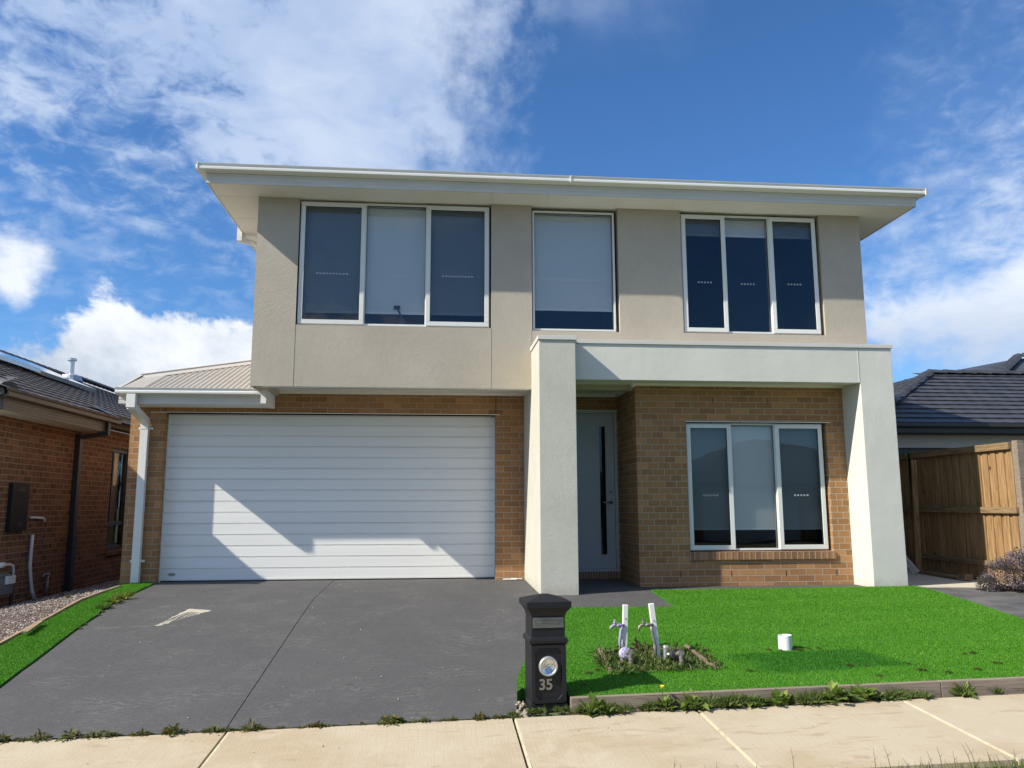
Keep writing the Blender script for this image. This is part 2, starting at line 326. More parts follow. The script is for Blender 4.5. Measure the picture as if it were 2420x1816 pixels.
def drive_mat():
    m, t, b, co = base_mat('charcoal_concrete')
    x, y, z = t.sep(co)
    n = t.noise(co, 1.1, 6, .6, .5); n2 = t.noise(co, 7.5, 6, .65, .8)
    cc = t.mix(t.ss(n, .3, .7), (.073, .072, .074, 1), (.082, .080, .081, 1))
    cc = t.mix(t.ss(n2, .48, .8, 0, .38), cc, (.122, .117, .111, 1))
    # scuffed rings left by the trowel
    wv = t.new('ShaderNodeTexWave', wave_type='RINGS'); t.put(wv.inputs['Vector'], t.mul(co, (1, 1, 0))); wv.inputs['Scale'].default_value = 4.0
    wv.inputs['Distortion'].default_value = 14.0; wv.inputs['Detail'].default_value = 4; wv.inputs['Detail Scale'].default_value = 1.6
    fl = t.math('MULTIPLY', t.ss(wv.outputs['Fac'], .62, .95), t.ss(t.noise(co, 2.2, 4, .6), .45, .68))
    cc = t.mix(t.math('MULTIPLY', fl, .30), cc, (.20, .19, .18, 1))
    sp = t.noise(co, 85, 3, .55); cc = t.mix(t.math('MULTIPLY', t.ss(sp, .66, .74), t.ss(t.noise(co, 1.8, 4, .6), .42, .65, .1, .9)), cc, (.34, .32, .29, 1))
    # hairline cracks and chalk marks running across
    cr1 = t.math('ABSOLUTE', t.math('SUBTRACT', y, t.math('ADD', -3.02, t.math('MULTIPLY', t.math('SUBTRACT', t.noise(co, 1.7, 5, .6), .5), .35))))
    crm = t.math('MULTIPLY', t.ss(cr1, .007, .002, 0, .5), t.math('MULTIPLY', t.ss(x, -4.6, -4.4), t.ss(x, -3.7, -3.9)))
    crm = t.math('MULTIPLY', crm, t.ss(t.noise(co, 9, 3), .4, .55))
    cc = t.mix(crm, cc, (.36, .33, .28, 1))
    vo = t.new('ShaderNodeTexVoronoi'); t.put(vo.inputs['Vector'], t.mul(co, (1, 1, 0))); vo.inputs['Scale'].default_value = 1.3; vo.inputs['Randomness'].default_value = 1
    oil = t.math('MULTIPLY', t.ss(t.math('ADD', vo.outputs['Distance'], t.math('MULTIPLY', t.noise(co, 9, 4, .6), .12)), .125, .085), t.ss(x, -4.0, -3.2))
    cc = t.mix(t.math('MULTIPLY', oil, .4), cc, (.035, .034, .036, 1))
    # pale spill with a swirl in it
    px_ = t.math('ADD', x, 3.69); py_ = t.math('ADD', y, 2.62)
    # rotate so that s runs along the spill
    ca, sa = math.cos(R(70)), math.sin(R(70))
    s_ = t.math('ADD', t.math('MULTIPLY', px_, ca), t.math('MULTIPLY', py_, sa)); q_ = t.math('SUBTRACT', t.math('MULTIPLY', py_, ca), t.math('MULTIPLY', px_, sa))
    q_ = t.math('ADD', q_, t.math('MULTIPLY', t.math('SUBTRACT', t.noise(co, 6, 4, .6), .5), .07))
    half = t.math('ADD', t.lin(s_, -.40, .34, .015, .15), t.math('MULTIPLY', t.math('SUBTRACT', t.noise(co, 14, 4, .6), .5), .09))
    inside = t.math('MULTIPLY', t.ss(t.math('SUBTRACT', half, t.math('ABSOLUTE', q_)), -.004, .012), t.math('MULTIPLY', t.ss(s_, -.42, -.36), t.ss(s_, .36, .32)))
    core = t.math('MULTIPLY', t.ss(t.math('ABSOLUTE', t.math('ADD', q_, .01)), .07, .085, 1, 0), t.math('MULTIPLY', t.ss(s_, -.28, -.12), t.ss(s_, .26, .16)))
    sw = t.new('ShaderNodeTexWave'); t.put(sw.inputs['Vector'], t.comb(t.math('MULTIPLY', s_, .5), q_, 0.0)); sw.inputs['Scale'].default_value = 8.0; sw.bands_direction = 'Y'
    sw.inputs['Distortion'].default_value = 5.0; sw.inputs['Detail'].default_value = 3
    keep = t.math('SUBTRACT', 1.0, t.math('MULTIPLY', core, t.ss(sw.outputs['Fac'], .85, .70)))
    streak = t.ss(t.noise(t.comb(t.math('MULTIPLY', s_, 5.0), t.math('MULTIPLY', q_, 60.0), 0.0), 1.0, 3), .35, .46)
    streak = t.math('MAXIMUM', streak, t.ss(s_, -.05, .12))
    cc = t.mix(t.math('MULTIPLY', t.math('MULTIPLY', t.math('MULTIPLY', inside, keep), streak), .88), cc, (.50, .46, .37, 1))
    t.put(b.inputs['Base Color'], cc); t.put(b.inputs['Roughness'], t.lin(n2, .3, .7, .62, .85)); b.inputs['Specular IOR Level'].default_value = .35
    h = t.math('ADD', t.math('MULTIPLY', t.noise(co, 34, 5, .65), .6), t.math('MULTIPLY', wv.outputs['Fac'], .25))
    t.put(b.inputs['Normal'], t.bump(h, 1.0, .0045))
    return m
MAT['drive'] = drive_mat()
def path_mat():
    m, t, b, co = base_mat('footpath_concrete')
    x, y, z = t.sep(co)
    n = t.noise(co, 1.3, 6, .6); n2 = t.noise(co, 3.6, 6, .65, .8)
    cc = t.mix(t.ss(n, .35, .65), (.41, .325, .215, 1), (.46, .395, .29, 1))
    cc = t.mix(t.ss(n2, .48, .72, 0, .45), cc, (.52, .46, .35, 1))
    st = t.noise(t.mul(co, (2.2, 9, 1)), 1.0, 5, .6, 1.2)
    cc = t.mix(t.ss(st, .56, .70, 0, .5), cc, (.30, .21, .13, 1))
    br = t.noise(t.mul(co, (90, 3.0, 1)), 1.0, 3, .6)       # broom lines
    cc = t.mix(t.ss(br, .4, .65, 0, .22), cc, (.40, .32, .22, 1))
    sp = t.noise(co, 48, 2, .5); cc = t.mix(t.ss(sp, .735, .765, 0, .75), cc, (.10, .07, .05, 1))
    wsp = t.noise(co, 5.5, 5, .65, .6); cc = t.mix(t.ss(wsp, .70, .76, 0, .5), cc, (.60, .56, .47, 1))
    for j_ in (-2.34, -.31, 1.06, 2.67, 4.28):       # trowelled margins, a pale strip along the right of each joint
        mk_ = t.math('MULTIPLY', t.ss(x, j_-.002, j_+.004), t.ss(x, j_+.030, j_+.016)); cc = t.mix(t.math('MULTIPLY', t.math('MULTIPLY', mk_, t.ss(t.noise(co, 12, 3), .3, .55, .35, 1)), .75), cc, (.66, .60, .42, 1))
    t.put(b.inputs['Base Color'], cc); b.inputs['Roughness'].default_value = .85; b.inputs['Specular IOR Level'].default_value = .3
    h = t.math('ADD', t.math('MULTIPLY', br, .8), t.noise(co, 60, 4, .6)); t.put(b.inputs['Normal'], t.bump(h, 1.0, .002)); return m
MAT['footpath'] = path_mat()
MAT['side_slab'] = pm('side_slab', (.52, .47, .38), .85, .08, 3, bump=.002)
MAT['neigh_drive'] = pm('neigh_drive', (.075, .075, .08), .75, .2, 2.2, tint=(.12, .115, .11), bump=.003, bs=40, fine=.1)

# ------------------------------------------------------------------ mesh helpers
def tagit(o, label=None, cat=None, group=None, kind=None):
    if label: o['label'] = label
    if cat: o['category'] = cat
    if group: o['group'] = group
    if kind: o['kind'] = kind
    return o
def empty(name, loc, label, cat, group=None, rz=0.0):
    o = bpy.data.objects.new(name, None); col.objects.link(o); o.location = loc; o.rotation_euler = (0, 0, rz); o.empty_display_size = .2
    return tagit(o, label, cat, group)
class MB:
    def __init__(s): s.v = []; s.f = []; s.m = []; s.mi = 0; s.weld = False
    def add(s, vs, fs):
        k = len(s.v); s.v += [tuple(p) for p in vs]
        for f in fs: s.f.append(tuple(i+k for i in f)); s.m.append(s.mi)
        return s
    def box(s, x0, x1, y0, y1, z0, z1):
        return s.add([(x0, y0, z0), (x1, y0, z0), (x1, y1, z0), (x0, y1, z0), (x0, y0, z1), (x1, y0, z1), (x1, y1, z1), (x0, y1, z1)],
                     [(0, 3, 2, 1), (4, 5, 6, 7), (0, 1, 5, 4), (1, 2, 6, 5), (2, 3, 7, 6), (3, 0, 4, 7)])
    def obox(s, p, q, wd, th, side=Vector((0, 1, 0))):      # bar from p to q, rectangular section
        p = Vector(p); q = Vector(q); ax_ = (q-p).normalized(); a = ax_.cross(side)
        if a.length < 1e-4: a = ax_.cross(Vector((1, 0, 0)))
        a.normalize(); b_ = a.cross(ax_).normalized(); a *= wd/2; b_ *= th/2
        vs = [p-a-b_, p+a-b_, p+a+b_, p-a+b_, q-a-b_, q+a-b_, q+a+b_, q-a+b_]
        return s.add(vs, [(0, 1, 2, 3), (7, 6, 5, 4), (1, 0, 4, 5), (2, 1, 5, 6), (3, 2, 6, 7), (0, 3, 7, 4)])
    def tube(s, pts, r, n=10, caps=True):
        pts = [Vector(p) for p in pts]; rs = r if isinstance(r, (list, tuple)) else [r]*len(pts); base = len(s.v); vs = []; fs = []
        prev = None
        for i, p in enumerate(pts):
            dd = (pts[min(i+1, len(pts)-1)]-pts[max(i-1, 0)]).normalized()
            a = dd.cross(Vector((0, 0, 1))) if prev is None else prev-dd*prev.dot(dd)
            if a.length < 1e-3: a = dd.cross(Vector((1, 0, 0)))
            a.normalize(); prev = a; b_ = dd.cross(a)
            for k in range(n):
                t_ = 2*math.pi*k/n; vs.append(p+(a*math.cos(t_)+b_*math.sin(t_))*rs[i])
        for i in range(len(pts)-1):
            for k in range(n): fs.append((i*n+k, i*n+(k+1) % n, (i+1)*n+(k+1) % n, (i+1)*n+k))
        if caps: fs.append(tuple(range(n))[::-1]); fs.append(tuple((len(pts)-1)*n+k for k in range(n)))
        return s.add(vs, fs)
    def cyl(s, p, q, r, n=16): return s.tube([p, q], r, n)
    def prism(s, prof, axis, a, b_):          # profile list of (u,v), extruded along axis 'X': (a..b, u=Y, v=Z) or 'Y': (u=X, v=Z)
        n = len(prof); P = (lambda t, u, v: (t, u, v)) if axis == 'X' else (lambda t, u, v: (u, t, v)) if axis == 'Y' else (lambda t, u, v: (u, v, t))
        vs = [P(a, u, v) for u, v in prof]+[P(b_, u, v) for u, v in prof]
        fs = [tuple(range(n)), tuple(range(2*n-1, n-1, -1))]+[(i, n+i, n+(i+1) % n, (i+1) % n) for i in range(n)]
        return s.add(vs, fs)
    def build(s, name, mat, parent=None, bevel=0.0, smooth=False, fix=True):
        me = bpy.data.meshes.new(name); me.from_pydata(s.v, [], s.f)
        mats = mat if isinstance(mat, (list, tuple)) else [mat]
        for m_ in mats: me.materials.append(MAT[m_] if isinstance(m_, str) else m_)
        me.polygons.foreach_set('material_index', s.m)
        if fix:
            bm = bmesh.new(); bm.from_mesh(me)
            if s.weld: bmesh.ops.remove_doubles(bm, verts=bm.verts[:], dist=1e-5)
            bmesh.ops.recalc_face_normals(bm, faces=bm.faces[:])
            if bevel: bmesh.ops.bevel(bm, geom=bm.edges[:], offset=bevel, segments=2, affect='EDGES', profile=.6, clamp_overlap=True)
            bm.to_mesh(me); bm.free()
        if smooth: me.polygons.foreach_set('use_smooth', [True]*len(me.polygons))
        o = bpy.data.objects.new(name, me); col.objects.link(o)
        if parent is not None:
            o.parent = parent
        return o
def add_leaf(V, Fc, p, direction, length, width, droop, rng):
    d_ = Vector(direction).normalized(); side = d_.cross(Vector((0, 0, 1)))
    if side.length < .05: side = Vector((1, 0, 0))
    side.normalize(); k = len(V); p = Vector(p)
    a = p+d_*length*.45; b_ = p+d_*length+Vector((0, 0, -droop*length))
    a.z += droop*length*.15
    V += [tuple(p), tuple(a+side*width*.5), tuple(b_), tuple(a-side*width*.5)]
    Fc.append((k, k+1, k+2)); Fc.append((k, k+2, k+3))
def wall(x0, x1, z0, z1, ya, yb, holes=(), axis='X', cuts=()):
    """flat wall in x/z (or y/z with axis 'Y') from depth ya to yb with rectangular holes"""
    mb = MB(); mb.weld = True; xs = sorted({x0, x1, *[h[0] for h in holes], *[h[1] for h in holes]}); zs = sorted({z0, z1, *[h[2] for h in holes], *[h[3] for h in holes]})
    zs = sorted(set(zs) | set(cuts)); xs = [x for x in xs if x0 <= x <= x1]; zs = [z for z in zs if z0 <= z <= z1]
    def solid(i, j):
        if i < 0 or j < 0 or i >= len(xs)-1 or j >= len(zs)-1: return False
        cx, cz = (xs[i]+xs[i+1])/2, (zs[j]+zs[j+1])/2
        return not any(h[0] < cx < h[1] and h[2] < cz < h[3] for h in holes)
    P = (lambda x, y, z: (x, y, z)) if axis == 'X' else (lambda x, y, z: (y, x, z))
    for i in range(len(xs)-1):
        for j in range(len(zs)-1):
            if not solid(i, j): continue
            a, b_, c, d_ = xs[i], xs[i+1], zs[j], zs[j+1]
            mb.add([P(a, ya, c), P(b_, ya, c), P(b_, ya, d_), P(a, ya, d_)], [(0, 1, 2, 3)])
            mb.add([P(a, yb, c), P(b_, yb, c), P(b_, yb, d_), P(a, yb, d_)], [(3, 2, 1, 0)])
            if not solid(i-1, j): mb.add([P(a, ya, c), P(a, yb, c), P(a, yb, d_), P(a, ya, d_)], [(3, 2, 1, 0)])
            if not solid(i+1, j): mb.add([P(b_, ya, c), P(b_, yb, c), P(b_, yb, d_), P(b_, ya, d_)], [(0, 1, 2, 3)])
            if not solid(i, j-1): mb.add([P(a, ya, c), P(b_, ya, c), P(b_, yb, c), P(a, yb, c)], [(3, 2, 1, 0)])
            if not solid(i, j+1): mb.add([P(a, ya, d_), P(b_, ya, d_), P(b_, yb, d_), P(a, yb, d_)], [(0, 1, 2, 3)])
    return mb

# ------------------------------------------------------------------ terrain
BP = [(-60, .01), (0, 0.0), (1.85, -.03), (2.9, -.13), (5.95, -.45), (7.2, -.515), (9.5, -.60), (60, -.6)]
def g(X, Y):
    t_ = -Y
    z = float(np.interp(t_, [b[0] for b in BP], [b[1] for b in BP]))
    r_ = min(max((t_-1.0)/4.95, 0), 1); z += .019*min(max(X, -9), 9)*r_*min(max((14-t_)/6, 0), 1)
    z -= .17*min(max(-5.12-X, 0), 1.9)*min(max((8-t_)/4, 0), 1)
    return z
def glawn(X, Y): return g(X, Y)+.015+.06*min(max((-Y-4.4)/1.3, 0), 1)
def sheet(name, poly, mat, fn, step=.35, skirt=0.0, hole=None, cuts=(), parent=None):
    bm = bmesh.new(); vs = [bm.verts.new((x, y, 0)) for x, y in poly]; bm.faces.new(vs)
    xs = [p[0] for p in poly]; ys = [p[1] for p in poly]
    def cut(c, n_): bmesh.ops.bisect_plane(bm, geom=bm.verts[:]+bm.edges[:]+bm.faces[:], plane_co=c, plane_no=n_, dist=1e-5)
    k = math.ceil(min(xs)/step)*step
    while k < max(xs): cut((k, 0, 0), (1, 0, 0)); k += step
    k = math.ceil(min(ys)/step)*step
    while k < max(ys): cut((0, k, 0), (0, 1, 0)); k += step
    if hole:
        x0, x1, y0, y1 = hole
        for c, n_ in (((x0, 0, 0), (1, 0, 0)), ((x1, 0, 0), (1, 0, 0)), ((0, y0, 0), (0, 1, 0)), ((0, y1, 0), (0, 1, 0))): cut(c, n_)
        dl = [f for f in bm.faces if x0 < f.calc_center_median().x < x1 and y0 < f.calc_center_median().y < y1]
        bmesh.ops.delete(bm, geom=dl, context='FACES')
    bmesh.ops.triangulate(bm, faces=bm.faces[:])
    if skirt:
        be = [e for e in bm.edges if len(e.link_faces) == 1]; r_ = bmesh.ops.extrude_edge_only(bm, edges=be)
        nv = {v for v in r_['geom'] if isinstance(v, bmesh.types.BMVert)}
    else: nv = set()
    for v in bm.verts: v.co.z = fn(v.co.x, v.co.y)-(skirt if v in nv else 0)
    bmesh.ops.recalc_face_normals(bm, faces=bm.faces[:])
    if not skirt:
        for f in bm.faces:
            if f.normal.z < 0: f.normal_flip()
    me = bpy.data.meshes.new(name); bm.to_mesh(me); bm.free(); me.materials.append(MAT[mat])
    o = bpy.data.objects.new(name, me); col.objects.link(o)
    if parent: o.parent = parent
    return o
# ground to the horizon
gx = [-600, -200, -60, -25, -15]+[x*.5 for x in range(-24, 29)]+[18, 30, 70, 220, 600]
gy = [-600, -200, -60, -30]+[y*.4 for y in range(-45, 31)]+[16, 25, 60, 200, 700]
gm = MB(); gm.v = [(x, y, g(x, y)-.03) for y in gy for x in gx]; nx = len(gx)
for j in range(len(gy)-1):
    for i in range(nx-1): gm.f.append((j*nx+i, j*nx+i+1, (j+1)*nx+i+1, (j+1)*nx+i)); gm.m.append(0)
tagit(gm.build('ground', 'ground', smooth=True, fix=False), kind='structure')

DL = [(-4.83, .22), (-4.783, -.27), (-4.70, -1.18), (-4.66, -1.69), (-4.66, -2.13), (-4.60, -2.56), (-4.58, -3.1), (-4.53, -3.71), (-4.495, -4.11), (-4.48, -4.39), (-4.44, -4.83), (-4.38, -5.92)]
DR = [(-.27, -5.92), (-.262, -5.75), (-.228, -5.51), (-.03, -4.33), (.15, -3.4), (.31, -2.6), (.425, -1.84), (.425, .22)]
XJ = -2.362
sheet_l = [p for p in DL]+[(XJ-.004, -5.92), (XJ-.004, .22)]
sheet_r = [(XJ+.004, .22), (XJ+.004, -5.92)]+DR
dm = sheet('driveway', sheet_l, 'drive', lambda x, y: g(x, y), skirt=.06)
d2 = sheet('driveway_slab', sheet_r, 'drive', lambda x, y: g(x, y), skirt=.06)
# one driveway object made of the two slabs
bm = bmesh.new(); bm.from_mesh(dm.data); bm.from_mesh(d2.data); bm.to_mesh(dm.data); bm.free()
bpy.data.objects.remove(d2); tagit(dm, kind='structure')
tagit(sheet('porch_path', [(.429, .02), (.429, -1.84), (.315, -2.6), (1.885, -2.70), (1.885, -1.62), (5.0, -1.60), (5.0, -1.0), (1.95, -1.0), (1.95, .02)], 'drive', lambda x, y: g(x, y)-.001, skirt=.05), kind='structure')
fp = None
jx = [-8.4, -6.4, -4.37, -2.34, -.31, 1.06, 2.67, 4.28, 5.89, 7.5, 9.1]
for a_, b_ in zip(jx[:-1], jx[1:]):
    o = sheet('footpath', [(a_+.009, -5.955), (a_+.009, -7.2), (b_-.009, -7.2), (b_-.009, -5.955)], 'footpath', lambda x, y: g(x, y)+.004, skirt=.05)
    if fp is None: fp = o
    else:
        bm = bmesh.new(); bm.from_mesh(fp.data); bm.from_mesh(o.data); bm.to_mesh(fp.data); bm.free(); bpy.data.objects.remove(o)
tagit(fp, kind='structure')
tagit(sheet('side_path', [(5.43, -1.55), (5.43, 9), (6.93, 9), (6.93, -1.78), (6.3, -1.86), (5.43, -1.66)], 'side_slab', lambda x, y: g(x, y)+.012, skirt=.05), kind='structure')
tagit(sheet('neighbour_driveway', [(5.505, -1.72), (6.3, -1.9), (11.5, -2.1), (11.5, -5.92), (5.41, -5.92), (5.44, -3.73), (5.48, -3.15), (5.51, -2.25)], 'neigh_drive', lambda x, y: g(x, y)+.004, skirt=.05, step=.5), kind='structure')
rd = MB(); rd.box(-150, 150, -17.2, -9.9, -.72, -.66); tagit(rd.build('road', 'road'), kind='structure')
kb = MB(); kb.box(-150, 150, -9.9, -9.55, -.72, -.585); kb.box(-150, 150, -17.5, -17.2, -.72, -.585); tagit(kb.build('kerb', 'kerb', bevel=.02), kind='structure')

# ------------------------------------------------------------------ the house
H = empty('house', (0, 0, 0), 'two storey house with rendered upper floor, tan brick ground floor and white garage door', 'house')
UY = -1.01; BY = -1.12; GZ = 2.44
# brick ground floor
W = wall(-5.33, .43, -.3, 2.775, 0.0, .22, [(-4.85, 0.0, -.3, GZ)])
W.build('brick_wall', 'brick', H)
W = wall(.43, 1.885, -.3, 2.775, .0, .22, [(.93, 1.87, .10, 2.52)]); W.build('brick_wall', 'brick', H)
W = wall(BY+.22, -.001, -.3, 2.775, 1.885, 2.1, axis='Y'); W.build('brick_wall', 'brick', H)
# bay front: full bricks above and below, clipped bricks at both sides of the window
W = wall(1.885, 4.93, -.3, 2.775, BY, BY+.22, [(2.60, 4.66, .29, 2.24)], cuts=(2.268,))
W.m = [1 if .29 < sum(W.v[i][2] for i in f)/len(f) < 2.268 else 0 for f in W.f]
W.build('brick_wall', ['brick', 'brick_short'], H)
W = wall(.221, 9, -.5, 2.775, -5.33, -5.1, axis='Y'); W.build('brick_wall', 'brick', H)
W = wall(-.9, 9, -.5, 2.9, 5.2, 5.42, axis='Y'); W.build('brick_wall', 'brick', H)
# open weep joints in the brickwork
mb = MB()
for x, z in ((3.0, 2.552), (3.80, 2.552), (2.45, .146), (3.17, .146), (3.95, .146), (4.68, .146)): mb.box(x, x+.011, BY-.0015, BY+.01, z-.04, z+.036)
mb.build('weep_joint', 'dark', H)
mb = MB(); mb.box(-.004, .008, -.0025, .01, GZ+.02, 2.77); mb.box(-4.855, -4.845, -.0025, .01, GZ+.02, 2.77); mb.build('expansion_joint', 'dark', H)
mb = MB(); mb.box(2.60, 4.66, BY-.006, BY+.1, .29, .33); mb.build('brick_wall', 'brick', H)
mb = MB(); n_s = 24
for i in range(n_s):
    x = 2.60+i*(2.075/n_s); mb.box(x+.004, x+2.075/n_s-.004, BY-.03, BY+.09, .335+random.Random(i).uniform(-.002, .002), .443)
mb.build('window_sill', 'brick_sill', H, bevel=.002)
mb = MB(); mb.box(2.60, 4.675, BY-.020, BY+.09, .333, .441); mb.build('sill_mortar', 'side_slab', H)
mb = MB(); mb.box(-5.05, .06, -.012, .21, GZ, GZ+.010); mb.box(-4.85, -.0, .19, .21, GZ-.03, GZ-.001); mb.build('steel_lintel', 'soffit', H)
mb = MB(); mb.box(2.60, 4.72, BY-.012, BY+.2, 2.24, 2.249); mb.box(.9, 1.884, -.01, .1, 2.52, 2.53); mb.build('steel_lintel', 'soffit', H)
# column, wing wall, beam
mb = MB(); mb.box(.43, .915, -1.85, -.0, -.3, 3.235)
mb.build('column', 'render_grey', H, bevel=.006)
mb = MB(); mb.box(4.93, 5.41, -1.64, UY+.02, -.3, 3.235); mb.build('column', 'render_column', H, bevel=.006)
mb = MB(); mb.box(.913, 4.928, -1.64, -1.42, 2.745, 3.235); mb.build('beam', 'render_column', H, bevel=.004)
mb = MB(); mb.box(4.915, 4.924, -1.6435, -1.62, 2.75, 3.23); mb.build('render_joint', 'render_column', H)
# porch ceiling, cornice
mb = MB(); mb.box(.915, 4.93, -1.42, .0, 2.775, 2.80); mb.build('porch_ceiling', 'soffit', H)
mb = MB(); mb.box(.915, 1.885, -.05, 0, 2.73, 2.774); mb.box(1.84, 1.885, -1.12, -.05, 2.73, 2.774); mb.box(1.84, 4.93, -1.165, -1.12, 2.745, 2.774); mb.build('cornice', 'soffit', H)
mb = MB(); mb.cyl((1.40, -.66, 2.757), (1.40, -.66, 2.776), .05, 20); mb.cyl((1.40, -.66, 2.752), (1.40, -.66, 2.756), .036, 20); mb.build('downlight', 'white', H)
# parapet capping
mb = MB()
mb.box(.415, .932, -1.868, UY, 3.236, 3.292)
mb.box(.934, 5.428, -1.658, UY, 3.236, 3.288)
mb.build('parapet_cap', 'fascia', H, bevel=.003)
# upper storey
holes = [(-2.86, -.14, 3.565, 5.40), (.445, 1.72, 3.54, 5.40), (2.655, 4.80, 3.548, 5.40)]
W = wall(-3.43, 5.43, 2.70, 5.40, UY, UY+.20, holes); W.build('upper_wall', 'render_upper', H)
W = wall(UY+.2, 9, 2.70, 5.40, -3.43, -3.23, axis='Y'); W.build('upper_wall', 'render_upper', H)
W = wall(UY+.2, 9, 2.70, 5.40, 5.23, 5.43, axis='Y'); W.build('upper_wall', 'render_upper', H)
mb = MB(); mb.box(-5.33, 5.43, 8.8, 9, -.5, 5.4); mb.build('rear_wall', 'render_upper', H)
mb = MB()
for x in (-2.862, -.146): mb.box(x-.005, x+.005, UY-.0035, UY+.01, 2.703, 3.56)
mb.box(.425, .434, UY-.0035, UY+.01, 3.29, 3.54); mb.box(-2.862-.005, -2.862+.005, UY-.0035, UY+.01, 3.57, 5.39)
mb.build('render_joint', 'render_upper', H)
mb = MB(); mb.box(-3.30, .43, UY+.03, 0, 2.775, 2.79); mb.box(-3.43, -3.30, UY+.03, 0, 2.775, 2.79); mb.build('overhang_soffit', 'soffit', H)
mb = MB(); mb.box(-3.28, .43, UY+.015, UY+.05, 2.690, 2.774); mb.box(-3.28, .385, -.045, -.0, 2.735, 2.774); mb.box(.385, .43, -.97, -.0, 2.735, 2.774); mb.build('overhang_trim', 'soffit', H)
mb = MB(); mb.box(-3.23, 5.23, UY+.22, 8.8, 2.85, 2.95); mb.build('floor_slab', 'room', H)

# main eaves
EX0, EX1, EYF = -4.02, 6.06, -1.475
mb = MB(); mb.box(EX0+.02, EX1-.02, EYF+.02, UY-.002, 5.402, 5.412); mb.box(EX0+.02, -3.432, UY-.002, 9.3, 5.402, 5.412); mb.box(5.432, EX1-.02, UY-.002, 9.3, 5.402, 5.412); mb.box(-3.43, 5.43, UY-.002, UY+.2, 5.402, 5.412)
mb.build('soffit', 'soffit', H)
mb = MB()
for x in (-.17, .62, 1.62, 2.45): mb.obox((x, EYF+.02, 5.4005), (x+.06, UY, 5.4005), .004, .003, Vector((0, 0, 1)))
for y in (-1.0, -.1, 1.0): mb.box(EX0+.03, -3.43, y, y+.004, 5.399, 5.4025)
mb.build('soffit_joint', 'fascia', H)
mb = MB()
def fprof(y, s): return [(y, 5.392), (y, 5.43), (y+.004*s, 5.433), (y+.004*s, 5.445), (y, 5.448), (y, 5.485), (y+.004*s, 5.488), (y+.004*s, 5.50), (y, 5.503), (y, 5.532), (y+.02*s, 5.532), (y+.02*s, 5.392)]
mb.prism(fprof(EYF, 1), 'X', EX0, EX1)
mb.prism(fprof(EX0, 1), 'Y', EYF+.001, 9.3); mb.prism(fprof(EX1, -1), 'Y', EYF+.001, 9.3)
mb.build('fascia', 'fascia', H)
mb = MB(); mb.box(.36, .364, EYF-.003, EYF, 5.394, 5.53); mb.box(EX0-.002, EX0+.055, EYF-.003, EYF+.001, 5.393, 5.531); mb.box(EX1-.055, EX1+.002, EYF-.003, EYF+.001, 5.393, 5.531); mb.build('fascia_cover', 'fascia', H)
def gprof(y, s, z=5.53):      # s=+1: back of gutter at larger coordinate
    return [(y+.0*s, z+.004), (y-.095*s, z+.014), (y-.118*s, z+.020), (y-.120*s, z+.046), (y-.112*s, z+.052), (y-.109*s, z+.080), (y-.124*s, z+.088), (y-.126*s, z+.096), (y-.116*s, z+.098), (y-.100*s, z+.088), (y-.100*s, z+.055), (y-.098*s, z+.030), (y-.005*s, z+.02), (y, z+.03)]
mb = MB(); mb.prism(gprof(EYF, 1), 'X', EX0-.118, EX1+.118)
mb.prism(gprof(EX0, 1), 'Y', EYF-.112, 9.3); mb.prism(gprof(EX1, -1), 'Y', EYF-.112, 9.3)
mb.build('gutter', 'white', H)
mb = MB(); mb.box(.92, .935, EYF-.128, EYF, 5.53, 5.63); mb.box(EX0-.10, EX0-.09, EYF-.127, EYF, 5.53, 5.63); mb.box(EX1+.085, EX1+.10, EYF-.127, EYF, 5.53, 5.63); mb.build('gutter_joiner', 'white', H)
# main hip roof
a0, a1, b0, b1 = EX0-.03, EX1+.03, EYF-.03, 9.3; zr = 5.575; hh = (b1-b0)/2; zt = zr+hh*.40
mb = MB(); mb.add([(a0, b0, zr), (a1, b0, zr), (a1, b1, zr), (a0, b1, zr), (a0+hh*.9, b0+hh, zt), (a1-hh*.9, b0+hh, zt)], [(0, 1, 5, 4), (1, 2, 5), (2, 3, 4, 5), (3, 0, 4), (3, 2, 1, 0)])
mb.build('roof', 'steel_roof', H)

